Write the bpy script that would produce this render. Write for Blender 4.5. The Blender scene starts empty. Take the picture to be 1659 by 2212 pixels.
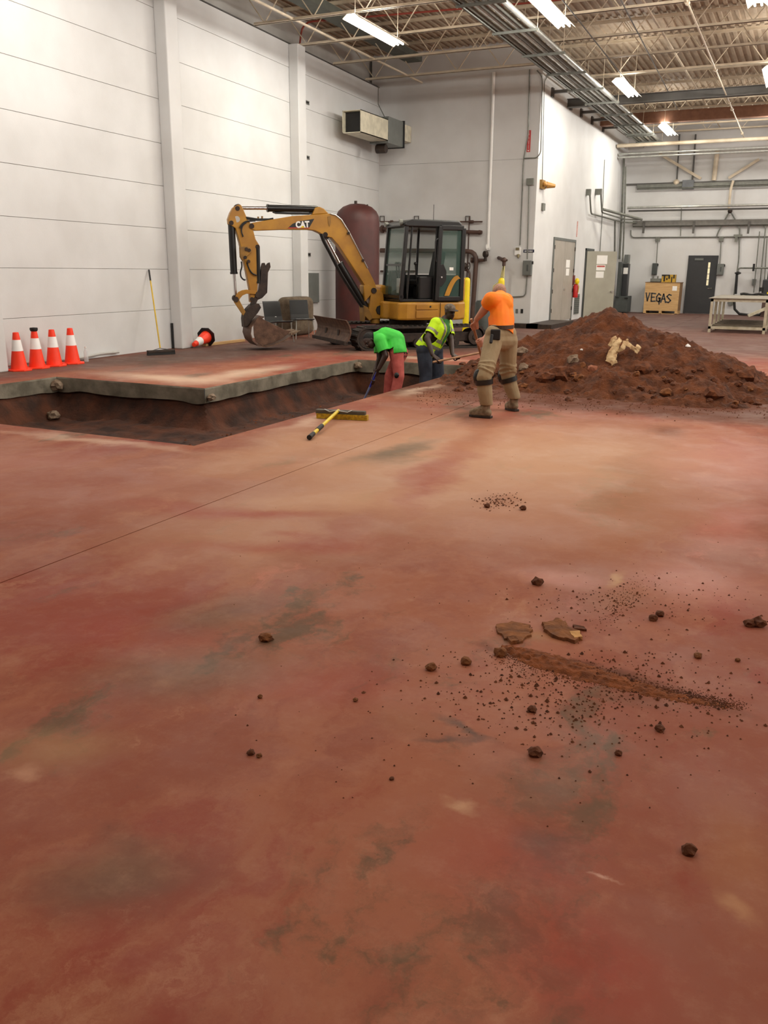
import bpy, bmesh, math, random
from mathutils import Vector as V, Matrix as M, noise
random.seed(7)
PI = math.pi
# ------------------------------------------------------------------ camera, world, light, exposure
W, H, F, HC = 1659, 2212, 1870.0, 1.6
CR = V((0.90339691, 0.42871697, 0.00870563)); CU = V((-0.12267748, 0.23894725, 0.96325202)); CF = V((-0.4108823, 0.87126688, -0.26845813))
C0 = V((0, 0, HC))
sc = bpy.context.scene
cd = bpy.data.cameras.new('camera'); cam = bpy.data.objects.new('camera', cd); sc.collection.objects.link(cam)
cd.sensor_fit = 'HORIZONTAL'; cd.sensor_width = 36; cd.lens = F / W * 36; cd.clip_end = 200; cd.clip_start = .05
cam.matrix_world = M(((CR.x, CU.x, -CF.x, 0), (CR.y, CU.y, -CF.y, 0), (CR.z, CU.z, -CF.z, HC), (0, 0, 0, 1)))
sc.camera = cam
sc.view_settings.view_transform = 'Standard'; sc.view_settings.look = 'None'
sc.view_settings.gamma = 1; sc.view_settings.use_curve_mapping = False
sc.view_settings.exposure = 0.0
wd = bpy.data.worlds.new('world'); sc.world = wd; wd.use_nodes = True
wd.node_tree.nodes['Background'].inputs[0].default_value = (1, .93, .82, 1)
wd.node_tree.nodes['Background'].inputs[1].default_value = 0.05
LIGHT_W = 196.0
ZF = 6.45                     # fixture height
FIX = []                      # (x, y0, built)
for x in (-8.9, -5.15, -1.5, 2.2, 5.9, 9.6):
    for y0 in (-6.6, 1.3, 9.3, 17.1, 25.1, 33.0):
        if x < -8 and y0 > 20: continue
        if y0 < 0: continue
        FIX.append((x, y0))
def area_light(x, y0, power):
    ld = bpy.data.lights.new('tube_or_fill_light', 'AREA'); ld.shape = 'RECTANGLE'; ld.size = .24; ld.size_y = 2.3; ld.energy = power; ld.color = (1, .955, .885)
    o = bpy.data.objects.new('tube_or_fill_light', ld); sc.collection.objects.link(o); o.location = (x, y0 + 1.2, ZF - .04)
    return o
for x, y0 in FIX:
    for s_ in (-1, 1): area_light(x + s_ * .06, y0, LIGHT_W * (.5 if y0 > 5 else .22)).rotation_euler = (0, s_ * math.radians(-58), 0)   # the two tubes throw their light mostly sideways
    up = area_light(x, y0, LIGHT_W * .16); up.location.z = ZF + .12; up.rotation_euler = (PI, 0, 0)   # added fill lamp that brightens the ceiling; the hood has no slots

# ------------------------------------------------------------------ helpers
def ray(px, py): return CF * F + CR * (px - W / 2) - CU * (py - H / 2)
def G(px, py, z=0.0):
    d = ray(px, py); return C0 + d * ((z - HC) / d.z)
def PX(px, py, X):
    d = ray(px, py); return C0 + d * (X / d.x)
def PY(px, py, Y):
    d = ray(px, py); return C0 + d * (Y / d.y)
def PD(px, py, dep): return C0 + ray(px, py) * (dep / F)
def lin(c):
    return tuple(((v / 255) / 12.92 if v / 255 <= .04045 else ((v / 255 + .055) / 1.055) ** 2.4) for v in c)
def mat(name, rgb, rough=.6, metal=0, var=.12, scale=6, bump=0, bscale=40, rgb2=None, alpha=None, emit=0, stretch=None):
    m = bpy.data.materials.new(name); m.use_nodes = True; nt = m.node_tree; N = nt.nodes; L = nt.links
    b = N['Principled BSDF']; b.inputs['Roughness'].default_value = rough; b.inputs['Metallic'].default_value = metal
    c = lin(rgb); c2 = lin(rgb2) if rgb2 else tuple(v * (1 - var * 2) for v in c)
    tc = N.new('ShaderNodeTexCoord'); nz = N.new('ShaderNodeTexNoise'); nz.inputs['Scale'].default_value = scale; nz.inputs['Detail'].default_value = 5
    src = tc.outputs['Object']
    if stretch:
        mp = N.new('ShaderNodeMapping'); mp.inputs['Scale'].default_value = stretch; L.new(src, mp.inputs[0]); src = mp.outputs[0]
    L.new(src, nz.inputs['Vector'])
    r = N.new('ShaderNodeValToRGB'); r.color_ramp.elements[0].position = .35; r.color_ramp.elements[1].position = .65
    r.color_ramp.elements[0].color = (*c2, 1); r.color_ramp.elements[1].color = (*c, 1)
    L.new(nz.outputs['Fac'], r.inputs[0]); L.new(r.outputs[0], b.inputs['Base Color'])
    if bump:
        n2 = N.new('ShaderNodeTexNoise'); n2.inputs['Scale'].default_value = bscale; n2.inputs['Detail'].default_value = 4
        bp = N.new('ShaderNodeBump'); bp.inputs['Strength'].default_value = bump; bp.inputs['Distance'].default_value = .02
        L.new(tc.outputs['Object'], n2.inputs['Vector']); L.new(n2.outputs['Fac'], bp.inputs['Height']); L.new(bp.outputs[0], b.inputs['Normal'])
    if emit: b.inputs['Emission Color'].default_value = (*lin((255, 246, 225)), 1); b.inputs['Emission Strength'].default_value = emit
    if alpha is not None:
        b.inputs['Alpha'].default_value = alpha
    return m
def tag(o, label=None, cat=None, group=None, kind=None):
    if label: o['label'] = label
    if cat: o['category'] = cat
    if group: o['group'] = group
    if kind: o['kind'] = kind
    return o
FR = {}
def thing(name, label, cat, loc=(0, 0, 0), rz=0.0, group=None, kind=None, parent=None):
    o = bpy.data.objects.new(name, None); sc.collection.objects.link(o)
    o.location = loc; o.rotation_euler = (0, 0, rz); o.empty_display_size = .1
    FR[o.name] = M.Translation(V(loc)) @ M.Rotation(rz, 4, 'Z')
    return tag(o, label, cat, group, kind)
def basis(d):
    d = d.normalized(); a = V((0, 0, 1)) if abs(d.z) < .9 else V((1, 0, 0))
    x = a.cross(d).normalized(); return x, d.cross(x), d
class MB:
    def __init__(s, m=None): s.v = []; s.f = []; s.m = m or M.Identity(4); s.mi = []; s.cur = 0
    def add(s, vs, fs):
        n = len(s.v); s.v += [s.m @ V(p) for p in vs]; s.f += [[i + n for i in f] for f in fs]; s.mi += [s.cur] * len(fs); return s
    def box(s, a, b):
        x0, x1 = sorted((a[0], b[0])); y0, y1 = sorted((a[1], b[1])); z0, z1 = sorted((a[2], b[2]))
        return s.add([(x0, y0, z0), (x1, y0, z0), (x1, y1, z0), (x0, y1, z0), (x0, y0, z1), (x1, y0, z1), (x1, y1, z1), (x0, y1, z1)],
                     [(0, 3, 2, 1), (4, 5, 6, 7), (0, 1, 5, 4), (1, 2, 6, 5), (2, 3, 7, 6), (3, 0, 4, 7)])
    def cyl(s, a, b, r, r2=None, n=12, cap=True):
        a = V(a); b = V(b); r2 = r if r2 is None else r2; x, y, z = basis(b - a)
        vs = [a + (x * math.cos(t) + y * math.sin(t)) * r for t in [2 * PI * i / n for i in range(n)]] + [b + (x * math.cos(t) + y * math.sin(t)) * r2 for t in [2 * PI * i / n for i in range(n)]]
        fs = [(i, (i + 1) % n, n + (i + 1) % n, n + i) for i in range(n)]
        if cap: fs += [tuple(range(n - 1, -1, -1)), tuple(range(n, 2 * n))]
        return s.add(vs, fs)
    def bar(s, a, b, w, h, up=(0, 0, 1)):
        a = V(a); b = V(b); d = (b - a).normalized(); u = V(up)
        if abs(d.dot(u)) > .99: u = V((1, 0, 0))
        x = d.cross(u).normalized() * w / 2; y = x.normalized().cross(d).normalized() * h / 2
        vs = [a - x - y, a + x - y, a + x + y, a - x + y, b - x - y, b + x - y, b + x + y, b - x + y]
        return s.add(vs, [(0, 1, 2, 3), (4, 7, 6, 5), (0, 4, 5, 1), (1, 5, 6, 2), (2, 6, 7, 3), (3, 7, 4, 0)])
    def tube(s, pts, r, n=8, rr=None):
        pts = [V(p) for p in pts]; k = len(pts); vs = []; fs = []; px = None
        for i, p in enumerate(pts):
            d = (pts[min(i + 1, k - 1)] - pts[max(i - 1, 0)]).normalized()
            if px is None: px, py, _ = basis(d)
            px = (px - d * px.dot(d)).normalized(); py = d.cross(px); q = rr[i] if rr else r
            vs += [p + (px * math.cos(2 * PI * j / n) + py * math.sin(2 * PI * j / n)) * q for j in range(n)]
        for i in range(k - 1):
            fs += [(i * n + j, i * n + (j + 1) % n, (i + 1) * n + (j + 1) % n, (i + 1) * n + j) for j in range(n)]
        fs += [tuple(range(n - 1, -1, -1)), tuple(range((k - 1) * n, k * n))]
        return s.add(vs, fs)
    def lathe(s, prof, n=20, c=(0, 0, 0)):
        vs = []; fs = []; c = V(c)
        for r, z in prof: vs += [c + V((r * math.cos(2 * PI * j / n), r * math.sin(2 * PI * j / n), z)) for j in range(n)]
        for i in range(len(prof) - 1): fs += [(i * n + j, i * n + (j + 1) % n, (i + 1) * n + (j + 1) % n, (i + 1) * n + j) for j in range(n)]
        fs += [tuple(range(n - 1, -1, -1)), tuple(range((len(prof) - 1) * n, len(prof) * n))]
        return s.add(vs, fs)
    def prism(s, pts, d):           # pts 3D planar outline, d extrude vector (centred)
        pts = [V(p) for p in pts]; d = V(d); n = len(pts)
        vs = [p - d / 2 for p in pts] + [p + d / 2 for p in pts]
        return s.add(vs, [tuple(range(n)), tuple(range(2 * n - 1, n - 1, -1))] + [(i, n + i, n + (i + 1) % n, (i + 1) % n) for i in range(n)])
    def ball(s, c, r, n=12, m=8):
        c = V(c); r = V(r) if not isinstance(r, (int, float)) else V((r, r, r)); vs = [c - V((0, 0, r.z))]; fs = []
        for i in range(1, m):
            t = PI * i / m
            vs += [c + V((r.x * math.sin(t) * math.cos(2 * PI * j / n), r.y * math.sin(t) * math.sin(2 * PI * j / n), -r.z * math.cos(t))) for j in range(n)]
        vs.append(c + V((0, 0, r.z))); e = len(vs) - 1
        fs += [(0, 1 + (j + 1) % n, 1 + j) for j in range(n)]
        for i in range(m - 2): fs += [(1 + i * n + j, 1 + i * n + (j + 1) % n, 1 + (i + 1) * n + (j + 1) % n, 1 + (i + 1) * n + j) for j in range(n)]
        fs += [(1 + (m - 2) * n + j, 1 + (m - 2) * n + (j + 1) % n, e) for j in range(n)]
        return s.add(vs, fs)
    def mesh(s, name, mats, fm=None):
        me = bpy.data.meshes.new(name); vs = s.v
        if fm is not None: inv = fm.inverted(); vs = [inv @ p for p in vs]
        me.from_pydata([tuple(p) for p in vs], [], s.f)
        for m in (mats if isinstance(mats, (list, tuple)) else [mats]): me.materials.append(m)
        me.polygons.foreach_set('material_index', s.mi)
        bm = bmesh.new(); bm.from_mesh(me); bmesh.ops.recalc_face_normals(bm, faces=bm.faces); bm.to_mesh(me); bm.free()
        return me
    def build(s, name, mats, parent=None, world=False, smooth=False, bevel=0, seg=2, root=None):
        """world=True: vertices are in world space; otherwise in the parent's space"""
        fm = None
        if parent is not None and world:
            r = root or parent
            fm = FR[r.name]
        me = s.mesh(name, mats, fm); o = bpy.data.objects.new(name, me); sc.collection.objects.link(o)
        if parent is not None: o.parent = parent
        if smooth: shade(me)
        if bevel:
            b = o.modifiers.new('b', 'BEVEL'); b.width = bevel; b.segments = seg; b.limit_method = 'ANGLE'
        return o
def shade(me, ang=40):
    me.polygons.foreach_set('use_smooth', [True] * len(me.polygons))
    try: me.set_sharp_from_angle(angle=math.radians(ang))
    except Exception: pass
def single(name, mb, mt, label, cat, group=None, kind=None, smooth=False, bevel=0, origin=None):
    """one-mesh thing; verts are world space, object origin at 'origin' or its base centre"""
    if origin is None:
        xs = [p.x for p in mb.v]; ys = [p.y for p in mb.v]; zs = [p.z for p in mb.v]
        origin = V(((min(xs) + max(xs)) / 2, (min(ys) + max(ys)) / 2, min(zs)))
    me = mb.mesh(name, mt, M.Translation(V(origin))); o = bpy.data.objects.new(name, me); sc.collection.objects.link(o); o.location = origin
    if smooth: shade(me)
    if bevel: b = o.modifiers.new('b', 'BEVEL'); b.width = bevel; b.segments = 2; b.limit_method = 'ANGLE'
    return tag(o, label, cat, group, kind)
def arc_path(pts, r=.08, k=4):      # round the corners of a polyline
    pts = [V(p) for p in pts]; out = [pts[0]]
    for i in range(1, len(pts) - 1):
        a, b, c = pts[i - 1], pts[i], pts[i + 1]; q = min(r, (a - b).length / 2, (c - b).length / 2)
        p0 = b + (a - b).normalized() * q; p1 = b + (c - b).normalized() * q
        for j in range(k + 1):
            t = j / k; out.append(p0 * (1 - t) ** 2 + b * 2 * t * (1 - t) + p1 * t * t)
    out.append(pts[-1]); return out
def text_mesh(s, size, mtx, m, name, parent, extrude=.002, frame=None, sx=1, bold=0):
    c = bpy.data.curves.new('t', 'FONT'); c.offset = bold; c.body = s; c.size = size; c.extrude = extrude; c.align_x = 'CENTER'; c.align_y = 'CENTER'
    o = bpy.data.objects.new('t', c); sc.collection.objects.link(o); bpy.context.view_layer.update()
    me = bpy.data.meshes.new_from_object(o); bpy.data.objects.remove(o); bpy.data.curves.remove(c)
    me.materials.clear(); me.materials.append(m)
    mm = mtx @ M.Diagonal((sx, 1, 1, 1))
    if frame is not None: mm = frame.inverted() @ mm
    me.transform(mm); q = bpy.data.objects.new(name, me); sc.collection.objects.link(q); q.parent = parent
    return q
def axes(o, x, y, z):
    x = V(x); y = V(y); z = V(z); o = V(o); return M(((x.x, y.x, z.x, o.x), (x.y, y.y, z.y, o.y), (x.z, y.z, z.z, o.z), (0, 0, 0, 1)))

# ------------------------------------------------------------------ materials
m_wall = mat('painted wall', (214, 215, 214), .55, var=.03, scale=.9, rgb2=(203, 203, 201), bump=.05)
m_wall2 = mat('painted wall grimy', (196, 195, 190), .6, scale=1.0, rgb2=(176, 174, 168))
m_deck = mat('galvanised roof deck', (186, 168, 144), .6, metal=.0, scale=2, rgb2=(160, 142, 120))
m_joist = mat('cream painted steel', (216, 203, 180), .5, scale=3, rgb2=(196, 182, 158))
m_girder = mat('grey primed steel', (92, 90, 86), .6, scale=3)
m_galv = mat('galvanised steel', (196, 198, 192), .34, metal=.6, scale=8)
m_galvd = mat('dull galvanised steel', (124, 126, 118), .5, metal=.3, scale=8)
m_dark = mat('black rubber', (24, 23, 22), .6, var=.2)
m_blackp = mat('black paint', (26, 27, 27), .32, var=.15)
m_yel = mat('machine yellow', (184, 134, 36), .42, var=.16, scale=3, rgb2=(160, 112, 34))
m_yeld = mat('dirty machine yellow', (158, 114, 38), .55, scale=5, rgb2=(124, 90, 36))
m_chrome = mat('chrome rod', (225, 225, 225), .12, metal=1, var=.02)
m_steel = mat('worn bucket steel', (112, 84, 66), .55, metal=.3, scale=9, rgb2=(78, 56, 44), bump=.2)
m_steeld = mat('dark worn steel', (62, 48, 38), .6, metal=.2, scale=9, rgb2=(38, 30, 26), bump=.2)
m_track = mat('dusty rubber track', (38, 34, 31), .8, scale=5, rgb2=(58, 46, 38))
m_white = mat('white', (240, 240, 236), .5, var=.02)
m_paper = mat('paper', (245, 244, 238), .7, var=.02)
m_red = mat('red', (190, 32, 30), .4, var=.08)
m_bollard = mat('safety yellow', (240, 214, 20), .4, var=.05)
m_tank = mat('oxide red tank paint', (80, 36, 32), .55, scale=2, rgb2=(62, 29, 26))
m_pipe = mat('brown painted pipe', (86, 62, 52), .5, var=.15)
m_grey = mat('grey enamel', (108, 112, 108), .45, var=.06)
m_greyd = mat('dark grey enamel', (72, 77, 75), .45, var=.08)
m_door = mat('taupe door paint', (168, 162, 152), .45, scale=2, rgb2=(158, 152, 141))
m_doorg = mat('olive grey door paint', (170, 168, 152), .45, scale=2, rgb2=(160, 157, 141))
m_charcoal = mat('charcoal door paint', (48, 50, 52), .45, var=.06)
m_ply = mat('plywood', (206, 170, 118), .7, scale=2.5, rgb2=(188, 150, 98), stretch=(1, 1, 9))
m_cone = mat('cone orange', (255, 62, 24), .5, var=.04)
m_conew = mat('cone white collar', (245, 245, 242), .4, var=.01)
m_clod = mat('dark red clay', (110, 60, 28), .95, scale=14, rgb2=(72, 38, 18), bump=.5, bscale=30)
m_clodl = mat('tan clay', (136, 84, 42), .95, scale=14, rgb2=(96, 56, 28), bump=.4, bscale=30)
m_conc = mat('cut concrete', (136, 128, 112), .85, scale=4, rgb2=(96, 90, 76), bump=.35, bscale=18)
m_rock = mat('grey rubble', (150, 132, 112), .9, scale=10, rgb2=(112, 90, 70), bump=.4)
m_skind = mat('dark brown skin', (62, 40, 30), .5, var=.1)
m_skinl = mat('light skin', (206, 150, 122), .5, var=.06)
m_wood = mat('ash handle', (176, 132, 96), .6, scale=6, rgb2=(150, 108, 76))
m_lamp = mat('lit tube', (255, 250, 235), .4, emit=42, var=0)
m_hood = mat('white reflector', (225, 218, 200), .5, var=.04)
m_cloth = mat('cream cloth', (222, 196, 150), .85, scale=14, rgb2=(176, 140, 98), bump=.3)
m_brownc = mat('brown blanket', (104, 90, 72), .9, scale=10, rgb2=(82, 68, 52), bump=.4)
def glass(name, rgb, alpha):
    m = mat(name, rgb, .06, var=.02); b = m.node_tree.nodes['Principled BSDF']; b.inputs['Alpha'].default_value = alpha; return m
m_glass = glass('green tinted glass', (84, 116, 106), .3)
m_plast = glass('clear plastic', (230, 235, 235), .4)

def floor_material():
    m = bpy.data.materials.new('stained red concrete floor'); m.use_nodes = True; nt = m.node_tree; N = nt.nodes; L = nt.links
    b = N['Principled BSDF']; tc = N.new('ShaderNodeTexCoord'); P = tc.outputs['Object']
    # warped coordinates so stains have ragged, flowing edges
    nw = N.new('ShaderNodeTexNoise'); nw.inputs['Scale'].default_value = 1.3; nw.inputs['Detail'].default_value = 8; nw.inputs['Roughness'].default_value = .62; L.new(P, nw.inputs['Vector'])
    sub = N.new('ShaderNodeVectorMath'); sub.operation = 'SUBTRACT'; L.new(nw.outputs['Color'], sub.inputs[0]); sub.inputs[1].default_value = (.5, .5, .5)
    scl = N.new('ShaderNodeVectorMath'); scl.operation = 'SCALE'; L.new(sub.outputs[0], scl.inputs[0]); scl.inputs[3].default_value = .8
    add = N.new('ShaderNodeVectorMath'); add.operation = 'ADD'; L.new(P, add.inputs[0]); L.new(scl.outputs[0], add.inputs[1]); PW = add.outputs[0]
    n_s = N.new('ShaderNodeTexNoise'); n_s.inputs['Scale'].default_value = 7; n_s.inputs['Detail'].default_value = 6; n_s.inputs['Roughness'].default_value = .6; L.new(P, n_s.inputs['Vector'])
    sub2 = N.new('ShaderNodeVectorMath'); sub2.operation = 'SUBTRACT'; L.new(n_s.outputs['Color'], sub2.inputs[0]); sub2.inputs[1].default_value = (.5, .5, .5)
    scl2 = N.new('ShaderNodeVectorMath'); scl2.operation = 'SCALE'; L.new(sub2.outputs[0], scl2.inputs[0]); scl2.inputs[3].default_value = .16
    add2 = N.new('ShaderNodeVectorMath'); add2.operation = 'ADD'; L.new(P, add2.inputs[0]); L.new(scl2.outputs[0], add2.inputs[1]); PS = add2.outputs[0]
    def noise_f(scale, detail=6, rough=.6, rot=0, st=(1, 1, 1), src=None, lo=.4, hi=.6):
        mp = N.new('ShaderNodeMapping'); mp.inputs['Rotation'].default_value = (0, 0, rot); mp.inputs['Scale'].default_value = st; L.new(src or P, mp.inputs[0])
        n = N.new('ShaderNodeTexNoise'); n.inputs['Scale'].default_value = scale; n.inputs['Detail'].default_value = detail; n.inputs['Roughness'].default_value = rough; L.new(mp.outputs[0], n.inputs['Vector'])
        r = N.new('ShaderNodeMapRange'); r.interpolation_type = 'SMOOTHSTEP'; r.inputs['From Min'].default_value = lo; r.inputs['From Max'].default_value = hi; L.new(n.outputs['Fac'], r.inputs['Value'])
        return r.outputs[0]
    def mixc(fac, a, c, k=1.0):
        x = N.new('ShaderNodeMix'); x.data_type = 'RGBA'
        if k != 1.0:
            q = N.new('ShaderNodeMath'); q.operation = 'MULTIPLY'; L.new(fac, q.inputs[0]); q.inputs[1].default_value = k; fac = q.outputs[0]
        L.new(fac, x.inputs[0]); L.new(a, x.inputs[6])
        if isinstance(c, tuple): x.inputs[7].default_value = (*lin(c), 1)
        else: L.new(c, x.inputs[7])
        return x.outputs[2]
    base = N.new('ShaderNodeRGB'); base.outputs[0].default_value = (*lin((146, 82, 62)), 1); col = base.outputs[0]
    col = mixc(noise_f(.75, 9, .68, .25, (1, .38, 1), PW, .47, .58), col, (164, 101, 75), .8)
    col = mixc(noise_f(.9, 9, .66, -.3, (1, .35, 1), PW, .52, .62), col, (142, 60, 46), .75)
    col = mixc(noise_f(1.0, 9, .66, .5, (1, .4, 1), PW, .56, .64), col, (100, 80, 60), .85)
    col = mixc(noise_f(1.7, 9, .72, .15, (1, .3, 1), PW, .58, .68), col, (184, 130, 100), .5)
    col = mixc(noise_f(1.3, 9, .72, -.5, (1, .5, 1), PW, .60, .68), col, (196, 118, 100), .5)
    # stains, darker areas and a painted highlight, each with a place of its own: (px,py on the floor plane -> metres), radii m, angle, colour, strength
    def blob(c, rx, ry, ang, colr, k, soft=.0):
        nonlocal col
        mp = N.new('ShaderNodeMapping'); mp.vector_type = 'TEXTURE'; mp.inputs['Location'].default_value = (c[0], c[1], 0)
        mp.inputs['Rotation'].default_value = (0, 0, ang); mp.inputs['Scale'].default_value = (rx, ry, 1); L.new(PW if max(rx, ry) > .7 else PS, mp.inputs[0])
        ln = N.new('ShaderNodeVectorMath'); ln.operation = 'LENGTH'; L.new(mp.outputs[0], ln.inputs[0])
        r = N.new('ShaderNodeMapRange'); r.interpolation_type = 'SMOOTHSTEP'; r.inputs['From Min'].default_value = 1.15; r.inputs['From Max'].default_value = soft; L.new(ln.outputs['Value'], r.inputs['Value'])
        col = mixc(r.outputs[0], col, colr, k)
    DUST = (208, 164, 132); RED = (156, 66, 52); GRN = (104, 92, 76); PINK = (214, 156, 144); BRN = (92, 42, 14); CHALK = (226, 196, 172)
    for c, rx, ry, a, cc, k, s in STAINS_AND_SHEEN(DUST, RED, GRN, PINK, BRN, CHALK): blob(c, rx, ry, a, cc, k, s)
    # fine grain, specks, scuffs
    col = mixc(noise_f(9, 8, .75, 0, (1, 1, 1), None, .45, .75), col, (206, 160, 130), .13)
    col = mixc(noise_f(26, 4, .7, 0, (1, 1, 1), None, .6, .8), col, (90, 58, 46), .3)
    col = mixc(noise_f(3.2, 9, .8, 1.1, (1, .5, 1), PW, .64, .72), col, (120, 70, 56), .35)
    dk = N.new('ShaderNodeMix'); dk.data_type = 'RGBA'; dk.blend_type = 'MULTIPLY'; dk.inputs[0].default_value = 1; dk.inputs[7].default_value = (.90, .90, .87, 1); L.new(col, dk.inputs[6]); col = dk.outputs[2]
    L.new(col, b.inputs['Base Color'])
    rr = N.new('ShaderNodeMapRange'); rr.inputs['To Min'].default_value = .5; rr.inputs['To Max'].default_value = .85; b.inputs['Specular IOR Level'].default_value = .22; L.new(noise_f(1.6, 6, .6, 0, (1, 1, 1), PW, .3, .7), rr.inputs['Value']); L.new(rr.outputs[0], b.inputs['Roughness'])
    bp = N.new('ShaderNodeBump'); bp.inputs['Strength'].default_value = .05; bp.inputs['Distance'].default_value = .006
    n3 = N.new('ShaderNodeTexNoise'); n3.inputs['Scale'].default_value = 30; n3.inputs['Detail'].default_value = 5; L.new(P, n3.inputs['Vector']); L.new(n3.outputs['Fac'], bp.inputs['Height']); L.new(bp.outputs[0], b.inputs['Normal'])
    return m
def STAINS_AND_SHEEN(DUST, RED, GRN, PINK, BRN, CHALK):
    g = lambda x, y: tuple(G(x, y)[:2])
    def seg(p, q, w, c, k, s=0.0):     # a streak between two floor points
        a, b = G(*p), G(*q); m = (a + b) / 2; return (tuple(m[:2]), (b - a).length / 2 * 1.1, w, math.atan2(b.y - a.y, b.x - a.x), c, k, s)
    return [
        ((-3.0, 6.9), 1.9, 3.3, .1, DUST, .72, .1), ((-1.6, 7.5), 1.5, 2.8, 0, DUST, .72, .1), ((-6.0, 4.9), 3.0, 1.3, 0, (196, 144, 126), .5, .1), ((-1.2, 5.6), 1.6, 1.4, .2, (188, 134, 106), .4, 0), ((-4.3, 7.2), .5, 2.5, 0, (196, 150, 118), .6, .2), ((-3.0, 4.2), 1.0, 1.0, 0, DUST, .4, 0), (g(750, 1080), 1.1, .5, .6, DUST, .5, .0),
        (g(600, 1180), .9, .25, .5, RED, .55, 0), (g(450, 1105), .9, .22, .1, RED, .5, 0), (g(940, 1040), 1.4, .2, 1.75, RED, .65, 0),
        (g(330, 1370), .6, .28, .2, RED, .6, 0), (g(700, 1480), .45, .3, .4, RED, .45, 0), (g(1100, 1850), .35, .35, 0, RED, .55, 0), (g(1250, 2080), .3, .22, 0, (164, 64, 50), .6, 0),
        (g(420, 1450), .55, .3, .7, GRN, .5, 0), (g(470, 1330), .3, .5, -.4, GRN, .5, 0), (g(850, 975), .9, .25, 1.4, GRN, .6, 0), (g(250, 1900), .35, .2, .6, GRN, .6, 0),
        (g(120, 1620), .3, .2, .5, (176, 136, 98), .5, 0), (g(1000, 1575), .17, .035, -.35, (80, 68, 62), .8, 0), (g(880, 1560), .3, .12, -.2, (150, 96, 66), .4, 0),
        (g(1130, 1700), .3, .3, 0, (140, 84, 62), .5, 0), (g(1180, 1820), .14, .12, 0, (104, 68, 56), .6, 0), (g(1600, 1850), .16, .4, .2, (168, 112, 76), .5, 0),
        (g(1600, 1000), .9, 1.8, .1, PINK, .5, 0), (g(1500, 1260), .5, .5, 0, PINK, .5, 0), (g(1560, 1130), .35, .8, .1, (196, 118, 104), .5, 0), (g(1210, 1250), .35, .18, 0, PINK, .5, 0),  # first ellipse paints the floor's soft pinkish highlight into the colour
        (g(1330, 1250), .05, .18, 0, (206, 170, 120), .6, 0), (g(1000, 1740), .08, .04, 0, (200, 156, 120), .7, 0), (g(1440, 930), .25, .5, .2, BRN, .55, 0), (g(1360, 1150), .5, 1.4, -.1, (170, 112, 78), .5, 0),
        (g(200, 1040), 1.6, .5, .3, (152, 88, 72), .55, 0), (g(60, 1080), 1.2, .7, 0, (160, 98, 80), .4, 0),
        # clay spread around the spoil heap and along the pit
        ((-2.4, 12.4), 3.2, 2.15, 0, BRN, 1, .75), ((-4.4, 12.2), 1.3, 2.2, 0, BRN, .95, .6), ((-4.3, 10.4), .6, 1.0, 0, (150, 92, 60), .6, 0),
        ((-1.0, 11.4), 2.4, 1.3, -.1, BRN, .95, .6), ((0.5, 12.5), 2.0, 2.0, 0, BRN, .8, .3), (g(1180, 1428), .17, .075, -.1, (98, 48, 20), .95, .2), seg((1090, 1400), (1480, 1490), .06, (98, 48, 20), .95, .2), seg((1300, 1450), (1659, 1560), .05, BRN, .7), seg((1250, 1490), (1500, 1530), .09, (112, 66, 44), .5), seg((1010, 1380), (1110, 1420), .04, BRN, .6),
        (g(1155, 1372), .17, .09, 0, (168, 116, 66), .55, 0), seg((880, 1590), (1060, 1598), .03, (70, 60, 58), .6), seg((1250, 1880), (1330, 1900), .012, (206, 160, 140), .8), seg((1540, 1920), (1640, 2010), .05, (190, 140, 100), .55), seg((230, 1770), (340, 1880), .10, (112, 78, 62), .5), seg((60, 1650), (30, 1700), .06, (200, 150, 120), .6),
        seg((1000, 950), (820, 1090), .22, RED, .6), seg((820, 1090), (600, 1240), .2, (150, 72, 54), .5), seg((1080, 900), (960, 1010), .25, (170, 100, 66), .5), seg((1390, 960), (1340, 1200), .28, (158, 104, 70), .5), seg((420, 1110), (760, 1110), .12, (158, 66, 50), .55), seg((560, 1150), (700, 1160), .1, (158, 66, 50), .5), seg((830, 1010), (900, 950), .22, (112, 100, 82), .6), seg((1000, 870), (1040, 930), .3, BRN, .6),
        (g(1080, 1080), .25, .25, 0, (150, 92, 60), .6, 0), (g(1350, 1290), .2, .35, -.4, (150, 96, 62), .55, 0),
        # saw-cut slurry and chalky scuffs beside the pit, darker floor by the wall and around the excavator
        ((-6.6, 15.4), 1.6, .35, 0, CHALK, .55, 0), ((-8.0, 11.6), .45, 1.8, 0, CHALK, .8, 0), ((-8.7, 10.5), 1.7, .5, 0, CHALK, .85, 0), ((-9.6, 11.2), 2.0, .8, 0, (186, 140, 124), .5, 0),
        ((-4.75, 8.2), .2, 1.0, 0, CHALK, .55, 0), ((-6.0, 6.2), 1.6, .15, 0, CHALK, .5, 0), ((-4.7, 11.2), .15, 1.0, 0, CHALK, .45, 0),
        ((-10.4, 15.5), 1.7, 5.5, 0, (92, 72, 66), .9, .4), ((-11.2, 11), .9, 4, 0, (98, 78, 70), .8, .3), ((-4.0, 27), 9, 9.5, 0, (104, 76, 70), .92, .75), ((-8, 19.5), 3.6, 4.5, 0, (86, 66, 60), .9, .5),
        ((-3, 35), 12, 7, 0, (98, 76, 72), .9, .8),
    ]
m_floor = floor_material()

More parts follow.
